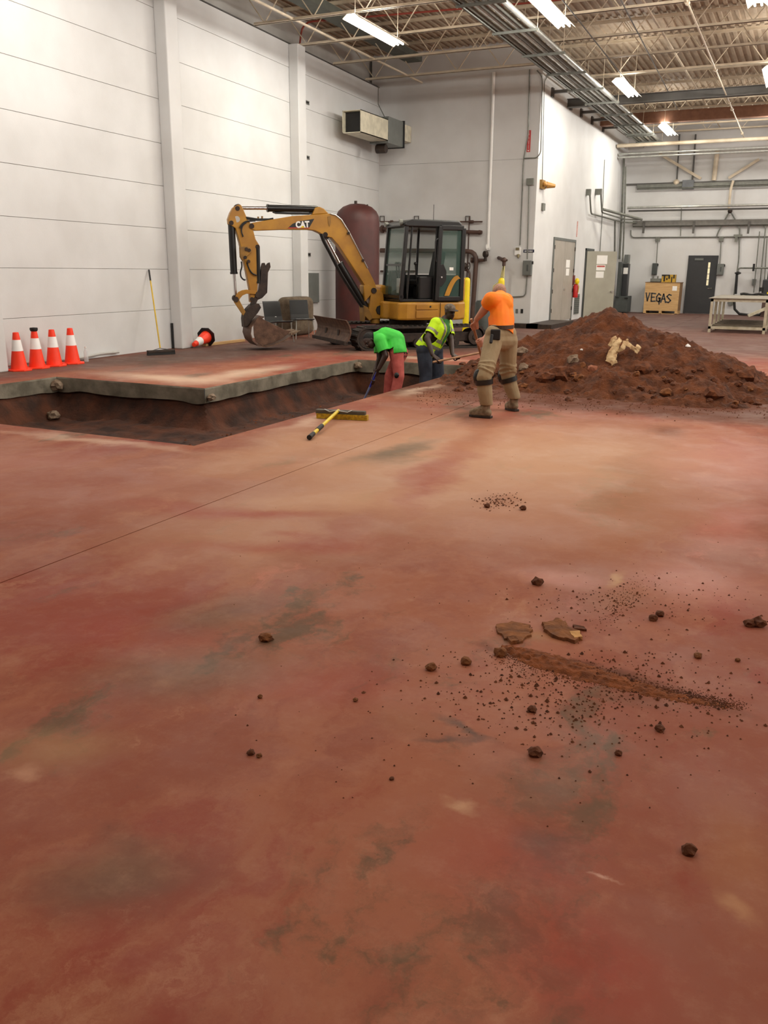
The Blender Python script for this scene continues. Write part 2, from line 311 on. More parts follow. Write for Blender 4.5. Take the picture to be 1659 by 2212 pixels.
# ------------------------------------------------------------------ structure: floor with the pit
CEIL = 7.75
XA, XB, YA, YB = -13.2, 14.2, -8.2, 39.2
PX0, PX1, PX2 = -10.19, -7.43, -5.03; PY0, PY1, PY2 = 6.47, 9.85, 14.55; XJ = -3.655
mb = MB()
xs = [XA, PX0, PX1, PX2, XJ, XJ + .010, 1.5, XB]; ys = [YA, -3, PY0, PY1, PY2, 20, 27, 33, YB]
def in_pit(x, y): return (PX0 < x < PX2 and PY0 < y < PY1) or (PX1 < x < PX2 and PY1 < y < PY2)
for i in range(len(xs) - 1):
    for j in range(len(ys) - 1):
        cx, cy = (xs[i] + xs[i + 1]) / 2, (ys[j] + ys[j + 1]) / 2
        if in_pit(cx, cy): continue
        z = -.02 if xs[i] == XJ else 0
        mb.add([(xs[i], ys[j], z), (xs[i + 1], ys[j], z), (xs[i + 1], ys[j + 1], z), (xs[i], ys[j + 1], z)], [(0, 1, 2, 3)])
        if z: 
            for X in (xs[i], xs[i + 1]): mb.add([(X, ys[j], z), (X, ys[j + 1], z), (X, ys[j + 1], 0), (X, ys[j], 0)], [(0, 1, 2, 3)])
fl = mb.build('floor', m_floor); tag(fl, 'stained red concrete floor slab with a straight control joint', 'floor', kind='structure')
# slab edge around the pit
loop = [(PX0, PY0), (PX2, PY0), (PX2, PY2), (PX1, PY2), (PX1, PY1), (PX0, PY1)]
mb = MB()
cen = {0: (0, 1), 1: (-1, 0), 2: (0, -1), 3: (1, 0), 4: (0, -1), 5: (1, 0)}
for k in range(6):
    a = V((*loop[k], 0)); b = V((*loop[(k + 1) % 6], 0)); n = max(2, int((b - a).length / .06)); inn = V((*cen[k], 0))
    rows = [0, -.02, -.09, -.16, -.2]
    vs = []; fs = []
    for i in range(n + 1):
        p = a.lerp(b, i / n)
        for q, z in enumerate(rows):
            w = noise.noise(p * 3 + V((0, 0, z * 4))); low = -.05 * max(0, noise.noise(p * 2.3 + V((7, 1, 0)))) if q == 4 else 0
            vs.append(p + inn * ((.012 * w + .006) if 0 < q else 0) + V((0, 0, z + low + (.02 * w if q == 4 else 0))))
        vs.append(p - inn * .12 + V((0, 0, -.22)))
    R_ = 6
    for i in range(n): fs += [(i * R_ + q, i * R_ + q + 1, (i + 1) * R_ + q + 1, (i + 1) * R_ + q) for q in range(R_ - 1)]
    mb.add(vs, fs)
o = mb.build('trim_1', m_conc, smooth=False); tag(o, 'rough saw cut concrete slab edge around the excavated pit', 'slab edge', kind='structure')
# soil walls and bottom
mb = MB(); st = .045; x0, x1, y0, y1 = PX0 - .18, PX2 + .18, PY0 - .18, PY2 + .18
nx = int((x1 - x0) / st); ny = int((y1 - y0) / st)
def pit_d(x, y):     # distance inside the pit from its edges (negative outside)
    def rect(ax, ay, bx, by): return min(x - ax, bx - x, y - ay, by - y)
    return max(rect(PX0, PY0, PX2, PY1), rect(PX1, PY0, PX2, PY2))
PITZ = -.58
def pit_z(x, y):
    d = pit_d(x, y) + .05 + .06 * noise.noise(V((x * 2.2, y * 2.2, 1))); e = .22 + .1 * noise.noise(V((x, y, 3)))
    t = min(1, max(0, d / e)); t = t ** .75
    return -.19 + (PITZ + .19) * t + (.06 * noise.noise(V((x * 1.3, y * 1.3, 5))) + .03 * noise.noise(V((x * 6, y * 6, 8))) + .015 * noise.noise(V((x * 17, y * 17, 8)))) * min(1, max(t, 0) + .1)
idx = {}
vs = []; fs = []
for i in range(nx + 1):
    for j in range(ny + 1):
        x = x0 + i * st; y = y0 + j * st
        if pit_d(x, y) > -.2: idx[i, j] = len(vs); vs.append((x, y, min(-.185, pit_z(x, y))))
for i in range(nx):
    for j in range(ny):
        q = [(i, j), (i + 1, j), (i + 1, j + 1), (i, j + 1)]
        if all(t in idx for t in q): fs.append([idx[t] for t in q])
mb.add(vs, fs)
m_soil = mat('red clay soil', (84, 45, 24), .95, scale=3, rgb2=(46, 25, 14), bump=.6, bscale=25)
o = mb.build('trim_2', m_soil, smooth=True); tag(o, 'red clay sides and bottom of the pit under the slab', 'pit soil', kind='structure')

# ------------------------------------------------------------------ walls
ang_l = math.atan2(.748, 15.6)                                # left wall leans off the Y axis
WLM = M.Translation(V((-11.6, 10, 0))) @ M.Rotation(PI / 2 + ang_l, 4, 'Z')   # local x along wall (deeper), local y away from the room
def WL(s, off, z): return WLM @ V((s, -off, z))            # off: metres out of the wall into the room
def wl_s(px, py, off=0):     # wall coordinates under a pixel
    n = (WLM.to_3x3() @ V((0, -1, 0))); o_ = WL(0, off, 0); d = ray(px, py); t = (o_ - C0).dot(n) / d.dot(n); p = WLM.inverted() @ (C0 + d * t)
    return p.x, p.z
wl = thing('wall_left', 'long white panelled wall on the left', 'wall', kind='structure')
cols = [-17.2 - .0, -11.8, -5.6, -.5, 4.85, 10.15, 15.66]
rows_z = [0, .80, 1.59, 2.38, 3.18, 3.97, 4.77, 5.56, 6.35, 6.87]
proto = {}
for i in range(len(cols) - 1):
    for k in range(len(rows_z) - 1):
        mb = MB(WLM); mb.box((cols[i], 0, rows_z[k] + .003), (cols[i + 1] - .0, .14, rows_z[k + 1] - .003)); mb.build('panel', m_wall, wl, bevel=.004, seg=1)
mb = MB(WLM); mb.box((-17.5, .015, 0), (15.9, .2, 6.86)); mb.build('backing', mat('grey joint filler', (150, 146, 138), .8), wl)
mb = MB(WLM); mb.box((-17.5, .35, 6.8), (15.9, .5, CEIL + .3)); mb.build('upper_wall', m_wall2, wl)
mb = MB(WLM); mb.box((-17.5, -.0, 6.875), (15.9, .36, 6.90)); mb.build('ledge', m_girder, wl)
for n_, s in enumerate((-.22, 4.85, 10.15)):
    mb = MB(WLM); mb.box((s - .2, -.26, 0), (s + .2, 0, 6.86)); 
    o = mb.build('trim_%d' % (3 + n_), m_wall, bevel=.02); tag(o, ('white wall column left of the frame', 'white wall column beside the leaning yellow broom', 'white wall column behind the stacked chairs')[n_], 'column', kind='structure')
def wall(name, a, b, h, label, th=.2, z0=0, m=m_wall, n=None, splits=None):
    """a->b footprint; the room lies to the left of a->b"""
    a = V((*a, 0)); b = V((*b, 0)); L_ = (b - a).length; fm = axes(a, (b - a) / L_, V((0, 0, 1)).cross((b - a) / L_), (0, 0, 1))
    w = thing(name, label, 'wall', kind='structure'); zs = splits or [z0, h]
    for i in range(len(zs) - 1):
        mb = MB(fm); mb.box((0, -th, zs[i] + (.006 if i else 0)), (L_, 0, zs[i + 1])); mb.build('panel', m, w)
    mb = MB(fm); mb.box((.25, -th + .01, z0), (L_ - .25, -.02, h)); mb.build('backing', m_girder, w)
    return w
YBK = 25.6; XR = -7.35; YF = 38.7
wall('wall_back', (XR, YBK), (-12.6, YBK), CEIL + .2, 'white wall facing the camera behind the excavator', splits=[0, 4.7, CEIL + .2])
wall('wall_inner', (XR, YF), (XR, YBK + .2), CEIL + .2, 'white wall with doors running away to the right of the excavator')
wall('wall_far', (XB, YF), (XR - .2, YF), CEIL + .2, 'far white end wall with pipes and a dark door', splits=[0, 5.1, CEIL + .2], m=m_wall)
wall('wall_right', (13.9, YA), (13.9, YF), CEIL + .2, 'plain white wall out of view on the right')
wall('wall_near', (-13, -8), (14, -8), CEIL + .2, 'plain white wall behind the camera')
# ------------------------------------------------------------------ roof deck and steel
mb = MB(); vs = []; fs = []; x = -13.0; pr = [(0, 0), (.05, 0), (.065, .045), (.155, .045), (.17, 0)]; k = 0
X_ = x; pts = []
while X_ < XB:
    for dx, dz in pr: pts.append((X_ + dx, dz))
    X_ += .2
for i, (px_, pz) in enumerate(pts): vs += [(px_, YA, CEIL + pz), (px_, YB, CEIL + pz)]
fs = [(2 * i, 2 * i + 2, 2 * i + 3, 2 * i + 1) for i in range(len(pts) - 1)]
mb.add(vs, fs); n0 = len(pts)
o = mb.build('ceiling', m_deck); tag(o, 'corrugated tan steel roof deck', 'ceiling', kind='structure')
mb = MB(); mb.box((XA, YA, CEIL + .1), (XB, YB, CEIL + .15)); o = mb.build('roof_slab', m_girder); tag(o, 'roof boards above the corrugated deck', 'roof', kind='structure')
ZB = 6.85
def joist(y, xa, xb, name, label, group):
    t = thing(name, label, 'joist', (xa, y, ZB), group=group); L_ = xb - xa
    for nm, z in (('bottom_chord', 0), ('top_chord', CEIL - ZB - .05)):
        mb = MB(); 
        for s in (-1, 1): mb.box((0 if z else .35, s * .012, z), (L_, s * .055, z + .012)); mb.box((0 if z else .35, s * .012, z), (L_, s * .024, z + (.055 if not z else -.055)))
        mb.build(nm, m_joist, t)
    mb = MB(); n = int(L_ / .62); st_ = L_ / n; zt = CEIL - ZB - .08
    for i in range(n):
        a = (i * st_, 0, zt if i % 2 == 0 else .02); b = ((i + 1) * st_, 0, .02 if i % 2 == 0 else zt); mb.cyl(a, b, .013, n=6)
    o = mb.build('web', m_joist, t)
    return t
ORD = ['first', 'second', 'third', 'fourth', 'fifth', 'sixth', 'seventh', 'eighth', 'ninth', 'tenth', 'eleventh', 'twelfth']
jy = [-6.5, -2.4, 1.7, 5.8, 9.9, 11.9, 14.0, 16.1, 18.2, 20.2, 22.25, 24.35]
for i, y in enumerate(jy):
    xl = WL(y - 10, 0, 0).x + .1
    joist(y, xl - .35, 13.9, 'roof_joist', 'cream open web roof joist over the excavator bay, ' + ORD[len(jy) - 1 - i] + ' from the facing wall', 'roof joists over the left bay')
for i, y in enumerate([26.4, 30.7, 32.4, 34.1, 35.8, 37.4]):
    joist(y, XR, 13.9, 'roof_joist', 'cream open web roof joist over the far bay, ' + ORD[5 - i] + ' from the far wall', 'roof joists over the far bay')
mb = MB(); mb.box((XR, 28.4, 6.46), (13.9, 28.62, 6.48)); mb.box((XR, 28.4, 6.68), (13.9, 28.62, 6.70)); mb.box((XR, 28.5, 6.46), (13.9, 28.52, 6.70))
single('roof_girder', mb, m_girder, 'heavy dark grey steel girder crossing the roof beyond the second lit lamp', 'girder')
mb = MB(); mb.box((XR, 33.2, 6.6), (13.9, 33.5, 6.95)); single('roof_girder', mb, mat('rusty brown girder', (150, 108, 84), .6), 'reddish brown roof beam further back, past the heavy grey girder', 'girder')
# bridging lines running away from the camera
for i, (x, z) in enumerate([(-10.9, 6.86), (-7.2, 6.86), (-3.9, 7.1), (-0.6, 6.86), (3.6, 6.86)]):
    mb = MB(); mb.box((x, 3, z), (x + .04, 25.4 if x < XR else 38.6, z + .04)); single('bridging_bar', mb, m_joist, ['cream bridging bar above the left wall lamp', 'cream bridging bar between the left lamp and the conduit rack', 'cream bridging bar right of the conduit rack', 'cream bridging bar at the right edge of the roof', 'cream bridging bar out of frame on the right'][i], 'bridging bar')
mb = MB(); mb.box((-11.0, 8, 7.25), (-10.55, 24.6, 7.42)); single('roof_channel', mb, mat('green grey duct', (84, 88, 80), .6), 'dark green grey channel under the deck near the left wall', 'channel')
mb = MB(); mb.tube(arc_path([WL(10.3, .1, 6.7), WL(10.5, .1, 7.45), V((-10.4, 20.7, 7.45)), V((-6.2, 21.2, 7.45)), V((8, 21.4, 7.45))], .3), .022); single('gas_pipe', mb, mat('rust red pipe', (150, 60, 44), .5), 'rust red pipe curving from the column top across the joists', 'pipe', smooth=True)
# sprinkler pipe
mb = MB(); mb.cyl((-2.6, 6, 6.5), (-2.85, 37.5, 6.5), .02, n=8)
for y in (18.8, 24.9, 29.6, 30.8, 36): mb.cyl((-2.7 - (y - 18) * .008, y, 6.5), (-2.7 - (y - 18) * .008, y + .12, 6.5), .05, n=8)
single('sprinkler_pipe', mb, m_joist, 'slim cream sprinkler pipe running away under the joists on the right', 'pipe', smooth=True)
mb = MB(); mb.cyl((-4.75, 12, 6.62), (-5.25, 30, 6.62), .013, n=8); single('lamp_wire_conduit', mb, m_girder, 'thin dark conduit joining the centre row of lamps', 'conduit')
mb = MB(); mb.cyl((-3.9, 16, 6.8), (-4.6, 32, 6.8), .013, n=8); single('lamp_wire_conduit', mb, m_girder, 'thin dark conduit slanting right of the centre lamps', 'conduit')

# ------------------------------------------------------------------ lamps
LN = {(-8.9, 17.1): 'long lit fluorescent fixture hanging near the left wall',
      (-5.15, 17.1): 'lit fluorescent fixture at the top edge beside the conduit rack',
      (-5.15, 25.1): 'lit fluorescent fixture further along, right of the conduit rack',
      (-5.15, 33.0): 'farthest lit fluorescent fixture, small and glaring at the end of the rack',
      (-1.5, 17.1): 'lit fluorescent fixture cut by the top right corner', (-1.5, 25.1): 'lit fluorescent fixture cut by the right edge'}
for x, y0 in FIX:
    if (x, y0) not in LN: continue
    t = thing('light_fixture', LN[(x, y0)], 'light', (x, y0, ZF), group='hanging strip lights')
    mb = MB(); L_ = 2.45
    pr = [(-.19, 0), (-.09, .09), (.09, .09), (.19, 0), (.18, -.005), (.085, .075), (-.085, .075), (-.18, -.005)]
    mb.prism([(p[0], L_ / 2, p[1]) for p in pr], (0, L_, 0)); mb.build('hood', m_hood, t)
    for s in (-.06, .06): mb = MB(); mb.cyl((s, .03, .03), (s, L_ - .03, .03), .02, n=8); mb.build('tube', m_lamp, t, smooth=True)
    for yy in (.2, L_ - .2): mb = MB(); mb.cyl((0, yy, .09), (0, yy, CEIL - ZF), .006, n=5); mb.build('hanger', m_joist, t)
# ------------------------------------------------------------------ conduit rack
t = thing('conduit_rack', 'suspended rack of shiny steel conduits on trapeze hangers crossing the roof', 'conduit rack', (-6.15, 10, 6.42))
for k, dx in enumerate((-.36, -.22, -.1, .04, .16, .32)):
    r = (.04, .055, .04, .055, .045, .06)[k]
    mb = MB(); mb.cyl((dx, 0, .02 + r), (dx, 27.9, .02 + r), r, n=10); mb.build('conduit', m_galv if k % 2 else m_galvd, t, smooth=True)
mb = MB(); mb.box((-.46, 0, .0), (-.42, 27.9, .1)); mb.build('side_rail', m_galvd, t)
y = 0.6
while y < 28:
    mb = MB(); mb.box((-.5, y, -.04), (.5, y + .045, .012)); mb.box((-.5, y + .4, -.04), (.5, y + .43, -.0)) if int(y) % 4 == 0 else None; h = mb.build('trapeze', m_galvd, t)
    for s in (-.47, .47): mb = MB(); mb.cyl((s, y + .02, -.05), (s, y + .02, CEIL - 6.42), .008, n=5); mb.build('hanger_rod', m_joist, h)
    y += 2.15
# far cross pipes under the roof
for i, (z, Y, r, lab, mm) in enumerate([(6.3, 36.2, .07, 'thick cream pipe crossing the far bay just under the roof', m_joist), (6.05, 36.6, .04, 'upper of two shiny conduits across the far bay under the cream pipe', m_galv), (5.93, 36.6, .04, 'lower of two shiny conduits across the far bay under the cream pipe', m_galv)]):
    mb = MB(); mb.cyl((XR + .05, Y, z), (13.8, Y, z), r, n=10); single('cross_pipe', mb, mm, lab, 'pipe', smooth=True)
for i, (py, lab) in enumerate([(345, 'beam stub'), ]): pass
for i, Y in enumerate([26.6, 28.8, 30.2, 31.8, 33.6]):
    mb = MB(); mb.box((XR, Y, 6.55), (XR + .55, Y + .1, 6.63)); mb.box((XR, Y - .05, 6.45), (XR + .05, Y + .15, 6.7)); single('steel_bracket', mb, m_girder, 'dark steel beam bracket high on the inner wall, ' + ORD[i] + ' from the corner', 'bracket', group='beam brackets along the top of the inner wall')

# ------------------------------------------------------------------ things on the left wall
def Bk(px, py, off=0): return PY(px, py, YBK - off)
def Fw(px, py, off=0): return PY(px, py, YF - off)
def In(px, py, off=0): return PX(px, py, XR + off)
def wallbox(name, s, z, w, h, d, m, label, cat, **k):
    mb = MB(WLM); mb.box((s, -d, z), (s + w, 0, z + h)); return single(name, mb, m, label, cat, bevel=.006, **k)
s0, z0 = wl_s(657, 655); s1, z1 = wl_s(689, 602)
wallbox('wall_panel_box', s0, z0, .78, .78, .06, m_grey, 'flat grey metal panel box on the wall behind the chairs', 'panel')
for (px, py, lab) in ((652, 217, 'highest small dark slot vent beside the second column'), (653, 337, 'middle small slot vent beside the second column'), (656, 549, 'lowest small slot vent, above the chairs')):
    s, z = wl_s(px, py); t = thing('slot_vent', lab, 'vent', WL(s, 0, z - .05), group='slot vents in the left wall', rz=PI / 2 + ang_l)
    mb = MB(); mb.box((0, -.02, 0), (.38, 0, .02)); mb.box((0, -.02, .07), (.38, 0, .09)); mb.build('frame', m_galvd, t)
    mb = MB(); mb.box((0, -.012, .02), (.38, 0, .07)); mb.build('slot', m_dark, t)
# yellow push broom leaning on the wall
t = thing('push_broom', 'long yellow handled push broom leaning on the wall by the column', 'broom', G(347, 757))
top = WL(wl_s(319, 583)[0], .03, wl_s(319, 583)[1]); bt = G(346, 752, .12)
mb = MB(); mb.cyl(bt, bt.lerp(top, .86), .014, n=8); mb.build('handle', mat('yellow wood', (214, 178, 40), .5), t, world=True, smooth=True)
mb = MB(); mb.cyl(bt.lerp(top, .86), top, .017, n=8); mb.build('grip', m_dark, t, world=True)
a, b = G(318, 760, .07), G(377, 757, .07)
mb = MB(); mb.bar(a, b, .07, .05); mb.build('head', m_steeld, t, world=True, bevel=.01)
mb = MB(); mb.bar(a - V((0, 0, .045)), b - V((0, 0, .045)), .06, .05); mb.build('bristles', m_dark, t, world=True)
mb = MB(); mb.cyl(bt, a.lerp(b, .2) + V((0, 0, .02)), .007, n=6); mb.cyl(bt, a.lerp(b, .8) + V((0, 0, .02)), .007, n=6); mb.build('brace', m_greyd, t, world=True)
# cones
def cone(loc, label, rz=0, h=.60, tilt=None, group='orange traffic cones'):
    t = thing('traffic_cone', label, 'cone', loc, rz, group)
    if tilt: t.rotation_euler = tilt
    mb = MB(); n = 8; pts = [(.20 * math.cos(PI / 8 + i * PI / 4) * 1.05, .20 * math.sin(PI / 8 + i * PI / 4) * 1.05, .012) for i in range(8)]; mb.prism(pts, (0, 0, .024)); mb.build('base', m_cone if not tilt else m_blackp, t, bevel=.005)
    r = lambda z: .135 - (.135 - .045) * z / h
    mb = MB(); mb.lathe([(r(.024), .024), (r(.315 * h / .6), .315 * h / .6)], 20); mb.build('body', m_cone, t, smooth=True)
    mb = MB(); mb.lathe([(r(.312 * h / .6) + .002, .312 * h / .6), (r(.487 * h / .6) + .002, .487 * h / .6)], 20); mb.build('reflective_collar', m_conew, t, smooth=True)
    mb = MB(); mb.lathe([(r(.485 * h / .6), .485 * h / .6), (r(h), h), (r(h) * .7, h + .004)], 20); mb.build('tip', m_cone, t, smooth=True)
    return t
def by_wall(px, off, z=0.0):      # floor point 'off' metres off the left wall in the picture column px
    lo, hi = 700.0, 860.0
    for _ in range(40):
        m_ = (lo + hi) / 2; p = WLM.inverted() @ G(px, m_, z)
        if -p.y > off: hi = m_
        else: lo = m_
    return G(px, (lo + hi) / 2, z)
for i, px in enumerate((42, 81, 118, 157)):
    c_ = cone(by_wall(px, .28) , ['leftmost upright orange cone with white band', 'orange cone with a black cap on its tip, second from the left', 'orange cone next right of the black capped one', 'rightmost upright orange cone, beside the clear bottle'][i])
    if i == 1: mb = MB(); mb.lathe([(.03, .59), (.055, .6), (.065, .63), (.06, .655), (.0, .66)], 14); mb.build('cap', m_dark, c_, smooth=True)
p = by_wall(447, .30) + V((0, 0, .2)); d = (WL(0, 0, 0) - WL(1, 0, 0)) * 1.0 + V((.12, 0, -.22))
t = cone(p, 'orange cone lying on its side with its black base by the column', tilt=d.to_track_quat('Z', 'Y').to_euler())
mb = MB(); p = by_wall(375, .04); p2 = p + V((0, 0, .52)); mb.bar(p, p2, .05, .04); single('steel_bar', mb, m_blackp, 'short black bar standing upright against the column foot', 'bar')
# bottle
t = thing('water_bottle', 'clear plastic bottle standing by the rightmost cone', 'bottle', G(187, 781))
mb = MB(); mb.lathe([(.036, 0), (.04, .02), (.038, .1), (.04, .17), (.018, .22), (.016, .24)], 14); mb.build('bottle_body', m_plast, t, smooth=True)
mb = MB(); mb.lathe([(.018, .24), (.018, .262)], 10); mb.build('cap', m_white, t)
mb = MB(); mb.bar(G(440, 745, .03), G(525, 735, .03), .12, .05); single('wood_plank', mb, m_ply, 'pale wooden plank on the floor beside the bucket', 'plank')
mb = MB(WLM); mb.tube([(s, -.03 - .02 * math.sin(s * 7), .06 + .015 * math.sin(s * 3)) for s in [-.6 + i * .25 for i in range(15)]], .025); single('wall_base_sealant', mb, m_wall2, 'lumpy off white sealant running along the wall base behind the cones', 'sealant')

# HVAC duct in the corner
t = thing('air_duct', 'boxy sheet metal air duct in the corner with a black open mouth', 'duct', (-11.9, 21.6, 5.1))
x0, x1, z0, z1 = -11.86, -11.30, 5.16, 5.72
mb = MB(); 
for bx in (((x0, 22.3, z0), (x1, 24, z0 + .02)), ((x0, 22.3, z1 - .02), (x1, 24, z1)), ((x0, 22.3, z0), (x0 + .02, 24, z1)), ((x1 - .02, 22.3, z0), (x1, 24, z1))): mb.box(*bx)
mb.build('duct_body', mat('cream duct', (214, 208, 184), .5), t, world=True)
mb = MB(); mb.box((x0 + .02, 22.45, z0 + .02), (x1 - .02, 23.9, z1 - .02)); mb.build('mouth', m_dark, t, world=True)  # black block painted in for the shade inside the duct
mb = MB(); mb.box((x0 - .02, 24.0, z0 - .06), (x1 + .02, 25.0, z1 + .08)); mb.build('fan_section', m_grey, t, world=True, bevel=.01)
mb = MB(); mb.box((x0 - .04, 25.0, z0 - .08), (x1 + .05, 25.06, z1 + .1)); mb.build('flange', m_blackp, t, world=True)
mb = MB(); mb.box((x0 + .04, 25.06, z0 + .14), (x1 + .02, YBK - .01, z1 + .02)); mb.build('sleeve', mat('cream sleeve', (222, 216, 194), .5), t, world=True)
mb = MB(); mb.cyl((-11.75, 24.2, 4.98), (-11.45, 24.2, 4.98), .12, n=14); mb.cyl((-11.6, 24.2, 5.0), (-11.6, 24.2, 5.12), .04); mb.build('fan_motor', m_steeld, t, world=True)
mb = MB(); mb.tube([(-12.1, 25.0, 6.8), (-12.05, 24.9, 6.3), (-11.7, 24.6, 5.9), (-11.3, 24.1, 5.6), (-11.28, 24.0, 5.3)], .012); mb.build('power_cable', m_galvd, t, world=True)
# red tank
t = thing('storage_tank', 'tall oxide red cylindrical tank standing in the corner behind the boom', 'tank', (-11.2, 21.9, 0))
R_ = .6; mb = MB(); mb.lathe([(R_, .05), (R_, 2.85), (R_ * .97, 3.0), (R_ * .86, 3.13), (R_ * .65, 3.24), (R_ * .35, 3.31), (.01, 3.33)], 36); mb.build('shell', m_tank, t, smooth=True)
mb = MB(); mb.lathe([(R_ + .02, 0), (R_ + .02, .12), (R_, .14)], 36); mb.build('skirt', m_tank, t, smooth=True)
mb = MB(); mb.cyl((-.05, 0, 3.28), (-.05, 0, 3.4), .04); mb.cyl((.3, 0, 3.2), (.3, 0, 3.3), .02); mb.build('top_nozzle', m_steeld, t)
mb = MB(); mb.cyl((.45, -.42, 1.25), (.47, -.46, 1.25), .03); mb.build('drain_plug', m_white, t)
# brown pipework on the back wall
def wpipe(pts, r, m, label, name='wall_pipe', n=10, fn=Bk, off=.12, cat='pipe', extra=None, rad=.15):
    P_ = [fn(a, b, off) for a, b in pts]; mb = MB(); mb.tube(arc_path(P_, rad), r, n)
    if extra:
        for (a, b, rr, ln) in extra:
            c = fn(a, b, off); mb.cyl(c - V((ln, 0, 0)), c + V((ln, 0, 0)), rr, n=12)
    return single(name, mb, m, label, cat, smooth=True)
wpipe([(822, 479), (1042, 479)], .022, m_pipe, 'thin brown pipe running level above the cab roof height', extra=[(1019, 479, .045, .05), (846, 479, .045, .04)])
wpipe([(816, 494), (1041, 502)], .055, m_pipe, 'thicker brown pipe running from the tank behind the cab', extra=[(826, 495, .12, .03), (836, 495, .1, .02), (1036, 502, .065, .03)])
wpipe([(822, 541), (1030, 543), (1019, 700)], .07, m_pipe, 'fat brown pipe with an elbow turning down beside the bollard', off=.2, rad=.3)
wpipe([(1014, 468), (1008, 620)], .018, m_pipe, 'thin brown vertical pipe crossing the level pipes', off=.06)
wpipe([(822, 586), (900, 586)], .03, m_pipe, 'lower brown pipe between the tank and the cab', off=.1)
wpipe([(1018, 562), (1048, 562)], .045, m_pipe, 'short brown stub pipe right of the elbow', extra=[(1020, 562, .08, .03)])
wpipe([(995, 582), (1015, 584), (1013, 640)], .035, m_pipe, 'small brown pipe dropping behind the yellow bollard', off=.35)
for i, (a, lab) in enumerate(((825, 'strut bracket over the tank outlet'), (899, 'strut bracket above the cab roof'), (1010, 'strut bracket right of the cab roof'))):
    P1 = [Bk(a - 4, 479, .05), Bk(a - 4, 467, .05), Bk(a + 5, 467, .05), Bk(a + 5, 479, .05)]; mb = MB(); mb.tube(P1, .014, 6); single('pipe_bracket', mb, m_steeld, 'small brown square ' + lab, 'bracket')
t = thing('gate_valve', 'dark gate valve with a hand wheel behind the cab rear', 'valve', Bk(1003, 575, .45))
c = Bk(1003, 575, .45)
mb = MB(); mb.cyl(c - V((.18, 0, 0)), c + V((.05, 0, 0)), .07); mb.cyl(c - V((0, 0, .12)), c + V((0, 0, .1)), .06); mb.ball(c, .1); mb.build('valve_body', m_steeld, t, world=True)
mb = MB(); cc = c + V((.14, 0, 0)); mb.tube([cc + V((0, .1 * math.cos(q * PI / 6), .1 * math.sin(q * PI / 6))) for q in range(13)], .014, 6); mb.cyl(cc - V((.05, 0, 0)), cc, .02); mb.build('hand_wheel', m_steeld, t, world=True)
# white downpipe with fitting
wpipe([(1067, 156), (1054, 540)], .045, m_white, 'white painted vertical pipe rising beside the elbowed brown pipe', off=.06, extra=[(1052, 534, .09, .012), (1054, 536, .055, .05)])
mb = MB(); c = Bk(1049, 549, .2); mb.cyl(c - V((.03, .04, 0)), c + V((.03, .04, 0)), .09, n=14); mb.cyl(c - V((0, 0, .04)), c - V((0, 0, .2)), .045); single('pressure_gauge', mb, m_steeld, 'round dark brown gauge at the foot of the white pipe', 'gauge', smooth=True)
# hose bib with yellow hose
t = thing('hose_tap', 'brown pipe tap sticking out of the wall with a pale hose hanging', 'tap', Bk(1085, 560, .2))
c = Bk(1077, 557, .05); c2 = Bk(1089, 562, .5)
mb = MB(); mb.cyl(c, c2, .05); mb.ball(c2, .08); mb.cyl(c2, c2 - V((0, 0, .16)), .05); mb.cyl(c2 - V((.1, 0, 0)), c2 + V((.1, 0, 0)), .03); mb.build('tap_body', m_pipe, t, world=True, smooth=True)
mb = MB(); b_ = Bk(1075, 640, .6)
for k, dx in enumerate((-.28, -.12, .02)): mb.tube([c2 - V((0, 0, .12)), c2 + V((dx * .3, 0, -.6)), V((c2.x + dx, c2.y, 1.2)), V((c2.x + dx * 1.3, c2.y, .25))], .028, 7)
hs = mb.build('hose', mat('pale yellow hose', (214, 204, 140), .5), t, world=True, smooth=True)
# bollards
def bollard(px, X, Y, lab):
    t = thing('bollard', lab, 'bollard', (X, Y, 0), group='yellow steel bollards')
    mb = MB(); mb.lathe([(.085, 0), (.085, 1.36), (.075, 1.41), (.04, 1.44), (.0, 1.445)], 18); mb.build('post', m_bollard, t, smooth=True)
    mb = MB(); mb.box((-.13, -.13, 0), (.13, .13, .012)); mb.build('base_plate', m_bollard, t)
bp = PY(1006, 690, 22.6); bollard(0, bp.x, 22.6, 'yellow bollard standing beside the excavator cab')
bp = PY(1081, 660, 22.9); bollard(0, bp.x, 22.9, 'yellow bollard behind the head of the man in orange')
mb = MB(); mb.lathe([(.22, 0), (.22, .75), (.18, .82), (.05, .84)], 16, c=(PY(1042, 690, 23.6).x, 23.6, 0)); single('drum', mb, m_greyd, 'dark grey drum standing behind the bollards', 'drum', smooth=True)
# alarm, sign, switch gear on the back wall
t = thing('wall_alarm', 'small cream alarm horn on the wall left of the dark sign', 'alarm', Bk(1119, 545, .1))
c = Bk(1119, 545, 0); mb = MB(); mb.box(c + V((-.1, -.06, -.1)), c + V((.1, 0, .14))); mb.build('alarm_body', m_white, t, world=True, bevel=.03)
mb = MB(); mb.box(c + V((-.05, -.09, .06)), c + V((.05, -.05, .13))); mb.cyl(c + V((.03, -.06, -.08)), c + V((.05, -.12, -.16)), .05, .02); mb.build('alarm_lamp', mat('olive lens', (120, 110, 80), .4), t, world=True)
t = thing('nameplate_sign', 'narrow dark blue wall sign with white lettering beside the alarm', 'sign', Bk(1142, 542, .02))
a = Bk(1130.5, 545.5, .01); b = Bk(1154, 540, .01); mb = MB(); mb.box((a.x, YBK - .015, a.z), (b.x, YBK - .0, b.z + .01)); mb.build('plate', mat('navy', (34, 40, 66), .4), t, world=True)
mid = (a + b) / 2; mb = MB(); w_ = (b.x - a.x)
